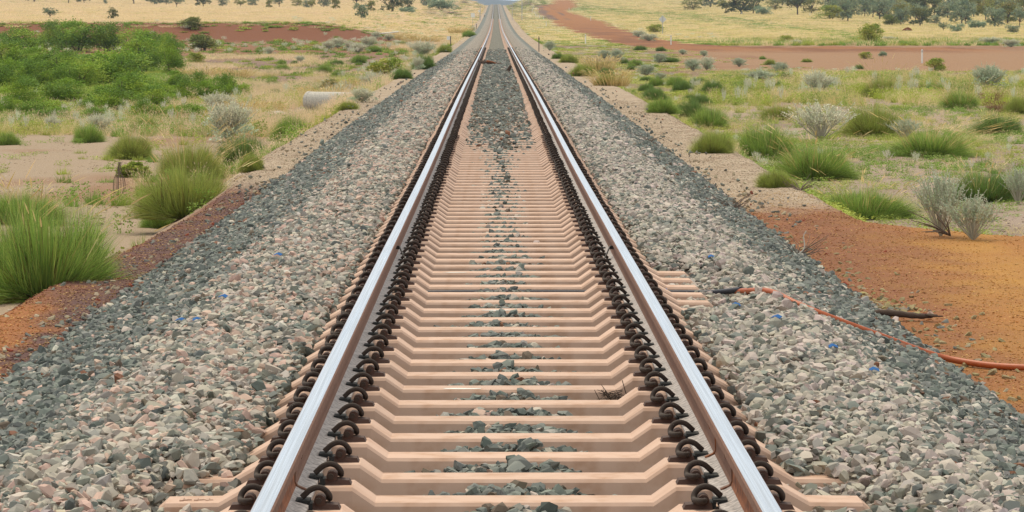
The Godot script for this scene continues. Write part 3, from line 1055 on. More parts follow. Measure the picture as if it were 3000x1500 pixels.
func make_sleepers() -> void:
	var body := sleeper_mesh()
	var clip := clip_mesh(8, 4)
	var clip_far := clip_mesh(5, 2)
	var shoulder := shoulder_mesh()
	var insulator := insulator_mesh()
	rng.seed = 5
	var shade_mats := []
	for k in 5:
		var m: StandardMaterial3D = mats.concrete.duplicate()
		m.albedo_color = (tone(238, 202, 180, 0.64) * [1.0, 0.93, 1.06, 0.97, 1.02][k]).linear_to_srgb()
		shade_mats.append(m)
	var proto: Array = []
	var ordinals := ["first", "second", "third", "fourth", "fifth", "sixth", "seventh", "eighth", "ninth", "tenth"]
	for i in 300:
		var n := i - 2
		var d := SLEEPER_FIRST + n * SLEEPER_STEP
		var label := "pinkish concrete sleeper with sprung clips, one of the long run receding towards the horizon"
		if n >= 0 and n < 9:
			label = "%s fully visible concrete sleeper from the near end of the track" % ordinals[n]
		elif n < 0:
			label = "concrete sleeper cut off by the bottom edge, %s" % ["its middle hidden", "only its clips showing"][n + 2]
		elif n <= 15:
			label = "concrete sleeper, %s on the near side of the dark pipe crossing the track" % ordinals[15 - n]
		elif n < 25:
			label = "concrete sleeper, %s on the far side of the dark pipe crossing the track" % ordinals[n - 16]
		elif d > 72.0:
			label = "distant concrete sleeper whose middle is buried under ballast"
		var level := 0 if n < 60 else 1
		var o: Node3D
		if proto.size() == level:
			o = thing("sleeper", label, "railway sleeper", Vector3.ZERO, 0.0, "concrete sleepers under the rails")
			part("concrete_body", body, null, o)
			for rail in [-1.0, 1.0]:
				for side in [-1.0, 1.0]:
					var c := part("rail_clip", clip if level == 0 else clip_far, mats.clip_steel, o)
					c.position = Vector3(rail * RAIL_X + side * 0.073, 0.423, 0.0)
					c.rotation.y = 0.0 if side > 0.0 else PI
					if level == 0:
						part("shoulder", shoulder, mats.shoulder_iron, c)
						part("insulator", insulator, mats.nylon, c)
			proto.append(o)
		else:
			o = copy(proto[level], Vector3.ZERO)
			o.set_meta("label", label)
		o.position = Vector3(rng.randf_range(-0.008, 0.008), rise(d), -d)
		o.rotation.y = rng.randf_range(-0.006, 0.006)
		(o.get_node("concrete_body") as MeshInstance3D).set_surface_override_material(0, shade_mats[rng.randi() % 5])
		if n in [6, 13, 18, 29, 38, 44]:
			var w := Shape.new()
			var x0 := rng.randf_range(-0.35, 0.2)
			if n == 6: x0 = -0.3
			if n == 18: x0 = -0.42
			var ring := []
			for k in 12:
				var an := TAU * k / 12.0
				ring.append(Vector3(x0 + 0.09 + 0.09 * cos(an) * rng.randf_range(0.8, 1.1), 0.3695, 0.055 + 0.03 * sin(an) * rng.randf_range(0.7, 1.1)))
			w.face(ring, Vector3.UP)
			part("white_paint_mark", w.mesh(), mats.white_paint, o)
	# raised casting marks on the end of the first fully visible sleeper
	var first: Node3D = get_node("sleeper_002")
	var marks := Shape.new()
	for q in [[-1.19, -1.17], [-1.15, -1.12], [-1.1, -1.095], [-1.085, -1.06], [-1.012, -0.998]]:
		pass
	for q in [[-1.17, 0.06], [-1.155, 0.035], [-1.12, 0.05], [-1.1, 0.03], [-1.08, 0.05]]:
		marks.box(Vector3(q[0], 0.366, -q[1] + 0.03), Vector3(q[0] + 0.012, 0.371, q[1] * 0.7))
		marks.box(Vector3(q[0], 0.366, q[1] * 0.3), Vector3(q[0] + 0.026, 0.3705, q[1] * 0.3 + 0.01))
	part("casting_mark", marks.mesh(), shade_mats[1], first)
	var where := []
	var tints := []
	for i in range(298, 1100):
		var d := SLEEPER_FIRST + i * SLEEPER_STEP
		where.append(Transform3D(Basis(), Vector3(0, rise(d), -d)))
		tints.append(Color.WHITE)
	scatter("distant_sleeper_mass", body, mats.concrete, where, tints, self)

func rail_strip(profile: Array, rows: Array, x: float, flip: bool) -> ArrayMesh:
	var s := Shape.new()
	var seen: Array = []
	for d in rows:
		var f := rise(d)
		var ring := []
		for q in profile:
			ring.append(Vector3(x + (-q[0] if flip else q[0]), RAIL_TOP + q[1] + f, -d))
		seen.append(ring)
	var along := 0.0
	for i in rows.size() - 1:
		for k in profile.size() - 1:
			var p := [seen[i][k], seen[i][k + 1], seen[i + 1][k + 1], seen[i + 1][k]]
			var mid := Vector2((profile[k][0] + profile[k + 1][0]) / 2.0, (profile[k][1] + profile[k + 1][1]) / 2.0)
			var t := Vector2(profile[k + 1][0] - profile[k][0], profile[k + 1][1] - profile[k][1])
			var out := Vector3(t.y, -t.x, 0.0)
			if profile[k].size() > 2:
				out = Vector3(profile[k][2], profile[k][3], 0.0)
			if flip:
				out.x = -out.x
			var first := s.v.size()
			s.face(p, out)
			for j in range(first, s.v.size()):
				s.u[j] = Vector2((s.v[j].x - x) * 8.0 + 0.5, s.v[j].z)
	return s.mesh()

func make_rails() -> void:
	var rows := steps([[-6, 3], [9, 1], [12.0, 1.5], [60, 4], [200, 8], [1400, 15], [1520, 0]])
	var near := []
	var far := []
	for d in rows:
		if d <= 12.0: near.append(d)
		if d >= 12.0: far.append(d)
	for side in [-1.0, 1.0]:
		var x: float = side * RAIL_X
		var o := thing("rail", "shiny steel rail on the side of the red gravel strip" if side < 0.0 else "shiny steel rail on the side of the orange conduit and pad", "rail", Vector3.ZERO, 0.0, "two rails of the track")
		var flip: bool = side > 0.0
		# profile points: across (towards the middle of the track), height below the running surface, outward direction
		part("running_surface", rail_strip([[-0.029, -0.0025, 0, 1], [-0.018, -0.0008, 0, 1], [0.0, 0.0, 0, 1], [0.018, -0.0008, 0, 1], [0.0285, -0.0032, 0, 1]], rows, x, flip), mats.rail_top, o)
		part("head", rail_strip([[0.0285, -0.0032, 1, 0.6], [0.034, -0.009, 1, 0.3], [0.0362, -0.034, 1, -0.2], [0.031, -0.041, 0.3, -1], [0.011, -0.051, 1, 0]], rows, x, flip), mats.rail_side, o)
		part("head", rail_strip([[-0.029, -0.0025, -1, 0.6], [-0.034, -0.009, -1, 0.3], [-0.0362, -0.034, -1, -0.2], [-0.031, -0.041, -0.3, -1], [-0.011, -0.051, -1, 0]], rows, x, flip), mats.rail_side, o)
		var web := [[0.011, -0.051, 1, 0], [0.0085, -0.062, 1, 0], [0.0085, -0.124, 1, 0], [0.014, -0.138, 1, 1]]
		var web_out := [[-0.011, -0.051, -1, 0], [-0.0085, -0.062, -1, 0], [-0.0085, -0.124, -1, 0], [-0.014, -0.138, -1, 1]]
		tag(part("web", rail_strip(web, near, x, flip), mats.rail_rust, o), "orange rusty web of the rail before the weld")
		part("web", rail_strip(web, far, x, flip), mats.rail_side, o)
		part("web", rail_strip(web_out, rows, x, flip), mats.rail_side, o)
		part("foot", rail_strip([[0.014, -0.138, 0.3, 1], [0.034, -0.149, 0.3, 1], [0.073, -0.159, 1, 0], [0.073, -0.17, 0, -1], [0.0, -0.17, 0, -1]], rows, x, flip), mats.rail_foot, o)
		part("foot", rail_strip([[-0.014, -0.138, -0.3, 1], [-0.034, -0.149, -0.3, 1], [-0.073, -0.159, -1, 0], [-0.073, -0.17, 0, -1], [0.0, -0.17, 0, -1]], rows, x, flip), mats.rail_side, o)
		for d in [12.0, 12.9]:
			if d > 12.5 and side < 0.0:
				continue
			var c := Shape.new()
			var ring := [Vector2(0.0385, -0.03), Vector2(0.033, -0.045), Vector2(0.014, -0.056), Vector2(0.012, -0.122), Vector2(0.02, -0.136), Vector2(0.05, -0.149)]
			for k in ring.size() - 1:
				for m in [-1.0, 1.0]:
					var a: Vector2 = ring[k]
					var b: Vector2 = ring[k + 1]
					c.face([Vector3(x + m * a.x, RAIL_TOP + a.y, -d + 0.014), Vector3(x + m * b.x, RAIL_TOP + b.y, -d + 0.014), Vector3(x + m * b.x, RAIL_TOP + b.y, -d - 0.014), Vector3(x + m * a.x, RAIL_TOP + a.y, -d - 0.014)], Vector3(m, 0.2, 0))
					c.face([Vector3(x + m * a.x, RAIL_TOP + a.y, -d + 0.014), Vector3(x + m * b.x, RAIL_TOP + b.y, -d + 0.014), Vector3(x + m * (b.x - 0.006), RAIL_TOP + b.y - 0.003, -d + 0.014), Vector3(x + m * (a.x - 0.006), RAIL_TOP + a.y - 0.003, -d + 0.014)], Vector3(0, 0, 1))
			part("weld_collar", c.mesh(), mats.rail_rust if d > 12.5 else mats.rail_side, o)

# ---------------------------------------------------------------- plants
func blade(s: Shape, foot: Vector3, dir: Vector3, length: float, w: float, droop: float, col: Color, parts := 3) -> void:
	var p := []
	var ws := []
	for i in parts + 1:
		var t := float(i) / parts
		p.append(foot + dir * length * t + Vector3(0, -droop * t * t * length, 0) + Vector3(dir.x, 0, dir.z) * droop * 0.4 * t * t * length)
		ws.append(w * (1.0 - t) if i < parts else 0.0)
	ws[0] = w * 0.8
	ws[1] = w
	var across := dir.cross(Vector3(rng.randfn(), rng.randfn(), rng.randfn())).normalized()
	s.ribbon(p, ws, across, col)

func dome_mesh(count: int, greens: Array, thatch: Array, width: float) -> ArrayMesh:   # a clump one metre wide and one high
	var s := Shape.new()
	for i in count:
		var up := pow(rng.randf(), 1.2)
		var az := rng.randf() * TAU
		var lean := acos(clampf(up, 0.0, 1.0))
		var dir := Vector3(sin(lean) * cos(az), cos(lean) * 1.0 + 0.04, sin(lean) * sin(az))
		var root := Vector3(cos(az), 0, sin(az)) * rng.randf_range(0.0, 0.28)
		var lump := 1.0 + 0.16 * sin(az * 3.0 + lean * 4.0 + greens.size()) + 0.1 * sin(az * 7.0)
		var tip := Vector3(sin(lean) * cos(az) * 0.54, 0.05 + cos(lean) * 0.92, sin(lean) * sin(az) * 0.54) * lump * rng.randf_range(0.76, 1.05)
		var reach := tip.distance_to(root)
		dir = tip - root
		var col: Color = vary(greens[rng.randi() % greens.size()], 0.25)
		if rng.randf() < 0.09: col = vary(thatch[rng.randi() % thatch.size()], 0.2)
		blade(s, root, dir.normalized(), reach, width, 0.04 + 0.1 * sin(lean), col)
	for i in count / 5:
		var az := rng.randf() * TAU
		var dir := Vector3(cos(az), rng.randf_range(0.1, 0.9), sin(az)).normalized()
		blade(s, Vector3(cos(az), 0, sin(az)) * rng.randf_range(0.0, 0.25), dir, rng.randf_range(0.12, 0.3), width * 1.2, 0.3, vary(thatch[rng.randi() % thatch.size()], 0.3))
	return s.mesh()

func straw_mesh(count: int, low: float, high: float, spread: float, lean_to: Vector3, width: float, cols: Array, heads := true) -> ArrayMesh:
	var s := Shape.new()
	for i in count:
		var az := rng.randf() * TAU
		var foot := Vector3(cos(az), 0, sin(az)) * spread * sqrt(rng.randf()) * 0.6
		var dir := (Vector3(cos(az) * rng.randf_range(0.05, 0.5), 1.0, sin(az) * rng.randf_range(0.05, 0.5)) + lean_to * rng.randf_range(0.4, 1.2)).normalized()
		var h := rng.randf_range(low, high)
		var col: Color = vary(cols[rng.randi() % cols.size()], 0.2)
		var droop := rng.randf_range(0.05, 0.3)
		blade(s, foot, dir, h, width, droop, col, 4)
		if heads and rng.randf() < 0.75:
			var tip := foot + dir * h * 0.9 + Vector3(0, -droop * 0.81 * h, 0) + Vector3(dir.x, 0, dir.z) * droop * 0.33 * h
			blade(s, tip, (dir + Vector3(dir.x, -0.2, dir.z)).normalized(), h * 0.16, width * 1.6, 0.1, vary(col, 0.15), 2)
	return s.mesh()

func leaf(s: Shape, at: Vector3, size: float, col: Color, along := Vector3.ZERO) -> void:
	var d := (Vector3(rng.randfn(), rng.randfn() * 0.7 + 0.3, rng.randfn()) + along * 2.0).normalized()
	var w := d.cross(Vector3(rng.randfn(), rng.randfn(), rng.randfn())).normalized() * size * 0.32
	s.quad(at, at + d * size * 0.5 + w, at + d * size, at + d * size * 0.5 - w, col)

func crown_mesh(lobes: Array, per_lobe: int, size: float, cols: Array) -> ArrayMesh:   # lobes: [centre, radius]
	var s := Shape.new()
	for l in lobes:
		var base: Color = cols[rng.randi() % cols.size()]
		var sprays := maxi(6, per_lobe / 12)
		for i in sprays:
			var out := Vector3(rng.randfn(), rng.randfn(), rng.randfn()).normalized()
			if out.y < -0.5: out.y *= -0.4
			var r: float = l[1]
			var c: Vector3 = l[0] + out * r * pow(rng.randf_range(0.25, 1.1), 0.55)
			var tint := vary(base, 0.18)
			for k in per_lobe / sprays:
				leaf(s, c + Vector3(rng.randfn(), rng.randfn(), rng.randfn()) * r * 0.2, size * rng.randf_range(0.7, 1.25), vary(tint, 0.15), out)
	return s.mesh()

func shrub_lobes(n: int) -> Array:
	var l := []
	for i in n:
		var az := rng.randf() * TAU
		var q := sqrt(rng.randf())
		var low := i % 3 == 0
		l.append([Vector3(cos(az) * q * 0.32, rng.randf_range(0.1, 0.3) if low else rng.randf_range(0.3, 0.8) * (1.0 - 0.3 * q), sin(az) * q * 0.32), rng.randf_range(0.15, 0.23)])
	return l

func stems_mesh(n: int, height: float, spread: float, thick: float) -> ArrayMesh:
	var s := Shape.new()
	for i in n:
		var az := rng.randf() * TAU
		var e := Vector3(cos(az) * spread, height * rng.randf_range(0.7, 1.0), sin(az) * spread) * rng.randf_range(0.7, 1.0)
		s.tube([Vector3(cos(az), 0, sin(az)) * 0.02 - Vector3(0, 0.05, 0), e * 0.5 + Vector3(rng.randfn() * 0.03, 0.05, rng.randfn() * 0.03), e], [thick, thick * 0.7, thick * 0.3], 5)
	return s.mesh()

func silver_meshes(stems: int, cols: Array, twig: Color) -> Array:
	var s := Shape.new()
	var t := Shape.new()
	for i in stems:
		var az := rng.randf() * TAU
		var lean := rng.randf_range(0.1, 0.75)
		var p := []
		var r := []
		var bend := Vector3(rng.randfn() * 0.05, 0, rng.randfn() * 0.05)
		for k in 6:
			var q := k / 5.0
			p.append(Vector3(cos(az) * lean * 0.62 * q, q * (1.02 - lean * 0.4), sin(az) * lean * 0.62 * q) + bend * sin(q * 5.0) * q)
			r.append(0.009 * (1.0 - 0.7 * q))
		t.tube(p, r, 4, twig, false)
		var branches := [[p[3], p[5] - p[3], 1.0]]
		for k in 3:
			var f := rng.randf_range(0.4, 0.85) * 5.0
			var b: Vector3 = p[int(f)].lerp(p[mini(int(f) + 1, 5)], f - int(f))
			var dir: Vector3 = (p[5] - p[2]).normalized() * 0.2 + Vector3(rng.randfn(), absf(rng.randfn()), rng.randfn()) * 0.09
			t.tube([b, b + dir], [0.005, 0.003], 3, twig, false)
			branches.append([b, dir, 0.6])
		for b in branches:
			var col: Color = cols[rng.randi() % cols.size()]
			for k in int(26 * b[2]):
				var q := rng.randf()
				leaf(s, b[0] + b[1] * q + Vector3(rng.randfn(), rng.randfn(), rng.randfn()) * 0.008, 0.036 * (1.15 - 0.5 * q), vary(col, 0.14), b[1].normalized())
	return [s.mesh(), t.mesh()]

func tree_meshes(kind: int, seed_of: int) -> Array:   # one metre high, about one wide
	rng.seed = seed_of
	var t := Shape.new()
	var lobes := []
	var fork := rng.randf_range(0.16, 0.34)
	t.tube([Vector3(0, -0.05, 0), Vector3(0.01, fork * 0.5, 0), Vector3(-0.01, fork, 0.01)], [0.026, 0.02, 0.017], 6)
	var limbs := 5 + rng.randi() % 3
	for i in limbs:
		var az := TAU * (i + rng.randf() * 0.7) / limbs
		var out := rng.randf_range(0.12, 0.36)
		var top := Vector3(cos(az) * out, rng.randf_range(0.48, 0.86), sin(az) * out)
		var mid := Vector3(-0.01, fork, 0.01).lerp(top, 0.5) + Vector3(0, -0.04, 0)
		t.tube([Vector3(-0.01, fork * rng.randf_range(0.8, 1.0), 0.01), mid, top], [0.018, 0.012, 0.005], 5)
		lobes.append([top, rng.randf_range(0.14, 0.22)])
		lobes.append([mid.lerp(top, 0.45) + Vector3(rng.randfn(), rng.randfn(), rng.randfn()) * 0.07, rng.randf_range(0.12, 0.19)])
		if seed_of % 3 != 0:
			lobes.append([Vector3(cos(az) * 0.25, rng.randf_range(0.12, 0.35), sin(az) * 0.25), rng.randf_range(0.1, 0.18)])
	var cols := [tone(150, 150, 84, 1.0), tone(128, 132, 74, 1.0), tone(140, 132, 80, 1.0)]
	if kind == 1: cols = [tone(142, 152, 124, 0.95), tone(124, 140, 116, 0.95), tone(150, 158, 126, 0.95)]
	if kind == 2: cols = [tone(104, 112, 72, 0.9), tone(116, 120, 76, 0.9), tone(96, 108, 78, 0.9)]
	return [t.mesh(), crown_mesh(lobes, 120, 0.062, cols)]

func plant(proto: Node3D, used: Dictionary, at: Vector3, turn: float, size: Vector3, label: String) -> Node3D:
	var o: Node3D = proto
	if used.has(proto):
		o = copy(proto, at, turn, size)
	else:
		used[proto] = true
		o.position = at
		o.rotation.y = turn
		o.scale = size
	o.set_meta("label", label)
	return o

func shrub_row(d: float) -> int:
	return 0 if d < 104.0 else (1 if d < 160.0 else (2 if d < 250.0 else 3))

func ordinal(i: int) -> String:
	var w := ["first", "second", "third", "fourth", "fifth", "sixth", "seventh", "eighth", "ninth", "tenth", "eleventh", "twelfth", "thirteenth", "fourteenth", "fifteenth", "sixteenth", "seventeenth", "eighteenth", "nineteenth", "twentieth", "twenty-first", "twenty-second", "twenty-third", "twenty-fourth", "twenty-fifth", "last"]
	return w[mini(i, 25)]

func tree_place(e: Array) -> int:
	if e[0] < 0.0:
		return 1 if e[1] > -760.0 else 0
	return 2 if e[1] < -800.0 else (3 if e[2] < 3.4 else 4)

func make_plants() -> void:
	var used := {}
	rng.seed = 300
	var green := [tone(116, 144, 68, 1.4), tone(134, 158, 76, 1.4), tone(104, 130, 66, 1.35), tone(154, 168, 90, 1.4)]
	var olive := [tone(140, 150, 78, 1.4), tone(124, 138, 70, 1.4), tone(156, 162, 86, 1.35)]
	var dark := [tone(104, 130, 68, 1.35), tone(118, 142, 74, 1.35), tone(94, 120, 68, 1.25)]
	var thatch := [tone(176, 152, 96), tone(140, 108, 76), tone(120, 86, 66)]
	var straw := [tone(216, 192, 136, 0.95), tone(202, 178, 118, 0.95), tone(224, 204, 152, 0.95), tone(190, 166, 106, 0.95)]
	var protos := []   # [shade][stalks]
	var palettes := [green, olive, dark]
	var need := {}
	for i in SPINIFEX.size():
		var words := String(SPINIFEX[i][5])
		var shade := i % 2
		if words.contains("dark"): shade = 2
		if words.contains("olive") or words.contains("tan") or words.contains("brown"): shade = 1
		need[shade * 4 + int(SPINIFEX[i][4])] = true
	for pal in 3:
		var palette: Array = palettes[pal]
		var row := []
		for stalks in 4:
			if not need.has(pal * 4 + stalks):
				row.append(null)
				continue
			var o := thing("spinifex_clump", "", "grass clump", Vector3.ZERO, 0.0, "spinifex clumps along the line")
			part("foliage", dome_mesh(11000, palette, thatch, 0.0031), mats.blades, o)
			if stalks > 0:
				part("seed_stalks", straw_mesh([0, 26, 70, 130][stalks], 0.8, [0, 1.25, 1.6, 2.0][stalks], 0.36, Vector3(0.16, 0, 0.05), 0.0032, straw), mats.straw, o)
			row.append(o)
		protos.append(row)
	for i in SPINIFEX.size():
		var e: Array = SPINIFEX[i]
		var at := ground_at(e[0], e[1])
		var shade := i % 2
		if String(e[5]).contains("dark"): shade = 2
		if String(e[5]).contains("olive") or String(e[5]).contains("tan") or String(e[5]).contains("brown"): shade = 1
		plant(protos[shade][e[4]], used, at - Vector3(0, 0.02, 0), rng.randf() * TAU, Vector3(e[2] * 1.15, e[3] * (1.14 if e[4] < 2 else 0.95), e[2] * 1.15), e[5])
	# many more clumps of the same kind scattered over the flat beyond the stony sand
	rng.seed = 512
	for i in 62:
		var far := i % 2 == 0
		var d := rng.randf_range(118.0, 250.0)
		var x := rng.randf_range(0.03, 0.15) * d if i < 46 else -rng.randf_range(0.035, 0.075) * d
		if x > 0.0 and d > 200.0 and x / d > 0.045:
			d -= 75.0
			x = rng.randf_range(0.03, 0.15) * d
		if in_road(x, d):
			continue
		var w := rng.randf_range(0.5, 1.15)
		var choice: Node3D = [protos[0][0], protos[2][0], protos[0][1], protos[2][0]][i % 4]
		plant(choice, used, ground_at(x, -d) - Vector3(0, 0.02, 0), rng.randf() * TAU, Vector3(w, w * rng.randf_range(0.4, 0.65), w), "one of many small green clumps scattered over the herb flat before the red clearing" if x > 0.0 else "one of the small green clumps on the bare slope behind the concrete pipe")
	# dry tussocks
	var dry_protos := []
	for k in 3:
		var cols: Array = straw if k < 2 else [tone(168, 128, 98), tone(150, 112, 84), tone(186, 150, 112)]
		var o := thing("dry_tussock", "", "dry grass", Vector3.ZERO, 0.0, "dry grass tussocks")
		part("stalks", straw_mesh(620, 0.5, 1.05, 0.75, Vector3(0.2 - 0.15 * k, 0, 0.1), 0.005, cols), mats.straw, o)
		part("foliage", dome_mesh(320, [tone(150, 158, 84), tone(184, 170, 100)] if k < 2 else cols, thatch, 0.005), mats.blades, o)
		dry_protos.append(o)
	for i in DRY.size():
		var e: Array = DRY[i]
		var k := 2 if String(e[4]).contains("dead") else i % 2
		plant(dry_protos[k], used, ground_at(e[0], e[1]) - Vector3(0, 0.02, 0), rng.randf() * TAU, Vector3(e[2], e[3], minf(e[2], 2.0)), e[4])
	# thicket of leafy shrubs
	var fresh := [tone(126, 152, 58, 1.25), tone(112, 140, 56, 1.25), tone(138, 158, 64, 1.25), tone(102, 130, 58, 1.15)]
	var shrub_protos := []
	for k in 5:
		var o := thing("green_shrub", "", "shrub", Vector3.ZERO, 0.0, "shrubs of the green thicket")
		part("foliage", crown_mesh(shrub_lobes(15), 560, 0.031, fresh), mats.leaves, o)
		part("stem", stems_mesh(5, 0.7, 0.25, 0.012), mats.bark, o)
		shrub_protos.append(o)
	for i in SHRUBS.size():
		var e: Array = SHRUBS[i]
		var row := shrub_row(-e[1])
		var place := 0
		for q in SHRUBS:
			if shrub_row(-q[1]) == row and (q[0] > e[0] or (q[0] == e[0] and q[1] > e[1])): place += 1
		var label: String = ["low green shrub along the sand edge before the thicket, %s from the track", "rounded green shrub in the front row of the thicket, %s from the track", "rounded green shrub in the middle of the thicket, %s from the track", "rounded green shrub at the rear of the thicket, %s from the track"][row] % ordinal(place)
		plant(shrub_protos[i % 5], used, ground_at(e[0], e[1]) - Vector3(0, 0.04, 0), rng.randf() * TAU, Vector3(e[2] * 1.32, e[3] * 1.42, e[2] * 1.32), label)
	var bush_protos := {}
	for i in BUSHES.size():
		var e: Array = BUSHES[i]
		var key := "%s%d" % [e[4], e[5]]
		if not bush_protos.has(key):
			var cols: Array = [[tone(150, 158, 74, 1.2), tone(132, 146, 66, 1.2), tone(164, 164, 84, 1.2)], [tone(112, 122, 66, 1.1), tone(122, 128, 74, 1.1)], [tone(150, 164, 136, 1.1), tone(134, 152, 124, 1.1)]][e[5]]
			var o := thing("plant" if e[4] == "plant" else "bush", "", e[4])
			part("foliage", crown_mesh(shrub_lobes(12), 260, 0.055 if e[4] == "bush" else 0.11, cols), mats.leaves, o)
			part("stem", stems_mesh(6, 0.75, 0.3, 0.01), mats.bark, o)
			bush_protos[key] = o
		plant(bush_protos[key], used, ground_at(e[0], e[1]) - Vector3(0, 0.04, 0), rng.randf() * TAU, Vector3(e[2] * 1.1, e[3] * 1.08, e[2] * 1.1), e[6])
	# far trees
	var tree_protos := {}
	for i in TREES.size():
		var e: Array = TREES[i]
		var key: int = int(e[4]) * 3 + i % 3
		if not tree_protos.has(key):
			var m := tree_meshes(e[4], 700 + key)
			rng.seed = 900 + i
			var o := thing("tree", "", "tree", Vector3.ZERO, 0.0, "far trees in the dry grass")
			part("trunk", m[0], mats.bark, o)
			part("crown", m[1], mats.leaves, o)
			tree_protos[key] = o
		var colour: String = ["olive green", "grey blue", "dark green"][e[4]]
		var spot := tree_place(e)
		var count := 0
		for q in TREES:
			if tree_place(q) == spot and q[4] == e[4] and (absf(q[0]) < absf(e[0]) or (q[0] == e[0] and q[1] > e[1])): count += 1
		var place: String = ["on the tan hillside, %s of its colour from the track", "alone above the red bank, %s of its colour from the track", "at the back of the grove, %s of its colour from the track", "fronting the grove, %s of its colour from the track", "inside the grove, %s of its colour from the track"][spot] % ordinal(count)
		plant(tree_protos[key], used, ground_at(e[0], e[1]), rng.randf() * TAU, Vector3(e[2] * 1.15, e[3] * 1.1, e[2] * 1.15), "%s tree %s" % [colour, place])
	# silver and white shrubs
	var pale := [tone(222, 222, 200, 1.05), tone(208, 214, 190, 1.05), tone(230, 226, 202, 1.05)]
	var grey := [tone(186, 198, 170, 1.05), tone(172, 188, 160, 1.05), tone(198, 206, 182, 1.05)]
	var silver_protos := []
	for k in 4:
		var m := silver_meshes([44, 50, 90, 90][k], pale if k % 2 == 0 else grey, Color(0.8, 0.8, 0.7))
		var o := thing("silver_shrub", "", "shrub", Vector3.ZERO, 0.0, "silver and white flowered shrubs")
		part("foliage", m[0], mats.leaves, o)
		part("stem", m[1], mats.white_twig, o)
		if k > 1:
			part("low_foliage", crown_mesh(shrub_lobes(9), 150, 0.05, grey), mats.leaves, o)
		silver_protos.append(o)
	for i in WHITE.size():
		var e: Array = WHITE[i]
		var k := (0 if String(e[4]).contains("white") or String(e[4]).contains("pale") else 1) + (2 if i > 4 else 0)
		plant(silver_protos[k], used, ground_at(e[0], e[1]) - Vector3(0, 0.01, 0), rng.randf() * TAU, Vector3(e[2] * 1.05, e[3], e[2] * 1.05), e[4])

# what nobody could count: the grass and herbs between the plants
func cover(x: float, d: float) -> Array:   # [straw, green, white, height]
	var a := noise.get_noise_2d(x * 2.2, d * 0.45)
	var b := noise_fine.get_noise_2d(x * 1.3, d * 0.3)
	var q := absf(x) / d
	if in_road(x, d):
		return [0.0, 0.0, 0.0, 0.0]
	if x < 0.0:
		var strip := 1.0 - smoothstep(6.0, 9.0, -x)
		if d < 86.0:
			return [0.3 * strip * smoothstep(0.05, 0.3, a) * smoothstep(50.0, 75.0, d), 0.03 + 0.1 * smoothstep(0.25, 0.5, b) + 0.15 * strip * smoothstep(0.1, 0.4, b), 0.0, 0.2 + 0.2 * strip]
		if d < 128.0:
			var gold := 1.0 - smoothstep(0.055, 0.09, q)
			if x > -6.6 and x < -3.9 and d > 97.0 and d < 119.0:
				return [0.0, 0.1, 0.0, 0.1]
			return [0.35 + 0.5 * gold, 0.5 - 0.3 * gold, 0.012, 0.4 + 0.2 * gold]
		if d < 295.0:
			var thick := smoothstep(0.082, 0.098, q)
			var mid := smoothstep(-0.05, 0.25, a) * smoothstep(0.04, 0.06, q) * (1.0 - thick)
			return [0.85 * mid + 0.3 * strip, 0.7 * thick + 0.35 * smoothstep(0.0, 0.3, b) + 0.45 * strip, 0.06 * strip, 0.4]
		if d < 396.0:
			var bank := (1.0 - smoothstep(8.0, 12.0, -x)) * smoothstep(325.0, 350.0, d)
			return [0.9 * bank + 0.12 * strip, 0.1 + 0.2 * strip + 0.15 * smoothstep(0.3, 0.5, b), 0.03, 0.5]
		if d < 409.0:
			return [0.25, 0.75 * smoothstep(-0.5, -0.1, b), 0.03, 0.35]
		var near_track := 1.0 - smoothstep(14.0, 34.0, -x + 16.0 * a)
		return [0.97 - 0.35 * near_track, 0.05 + 0.7 * near_track * smoothstep(-0.3, 0.1, b) + 0.2 * smoothstep(0.35, 0.55, a), 0.03 * near_track, 0.34]
	if d < 62.0:
		return [0.05, 0.2 + 0.6 * smoothstep(-0.15, 0.3, a), 0.0, 0.16]
	if d < 88.0:
		return [0.12, 0.3 + 0.45 * smoothstep(-0.1, 0.3, a), 0.01, 0.22]
	if d < 118.0:
		return [0.1 + 0.3 * smoothstep(0.2, 0.4, b), 0.14 + 0.2 * smoothstep(0.2, 0.4, a), 0.0, 0.25]
	var clear := smoothstep(206.0, 222.0, d + 10.0 * a) * smoothstep(0.046, 0.058, q + 0.01 * b)
	if d < 356.0:
		var tall := smoothstep(0.045, 0.07, q) * (1.0 - smoothstep(180.0, 215.0, d))
		var gap := smoothstep(-0.35, 0.05, noise_fine.get_noise_2d(x * 0.9 + 40.0, d * 0.22))
		return [(0.14 + 0.5 * tall * smoothstep(-0.2, 0.2, a)) * (1.0 - clear) * gap, (0.45 + 0.36 * smoothstep(-0.2, 0.3, b)) * (1.0 - clear) * gap + 0.012 * clear, 0.02 * (1.0 - clear) * gap, 0.16 + 0.42 * tall]
	if d < 404.0:
		return [0.22, 0.78, 0.2 * smoothstep(0.0, 0.3, b), 0.2 + 0.5 * smoothstep(19.0, 27.0, x)]
	var centre := 850.0 - (q - 0.053) / 0.047 * 370.0
	var band := exp(-pow((d - centre) / (0.13 * centre), 2.0))
	var verge := 1.0 - smoothstep(16.0, 30.0, x + 10.0 * a)
	var lush := smoothstep(560.0, 720.0, d) * (1.0 - smoothstep(0.05, 0.075, q))
	return [0.9 - 0.6 * band - 0.3 * verge - 0.25 * smoothstep(0.15, 0.4, a), 0.1 + 0.25 * smoothstep(0.1, 0.4, a) + 0.8 * band + 0.4 * verge * smoothstep(-0.2, 0.2, b) + 0.45 * lush, 0.03 + 0.16 * band, 0.18 + 0.16 * smoothstep(18.0, 30.0, x)]

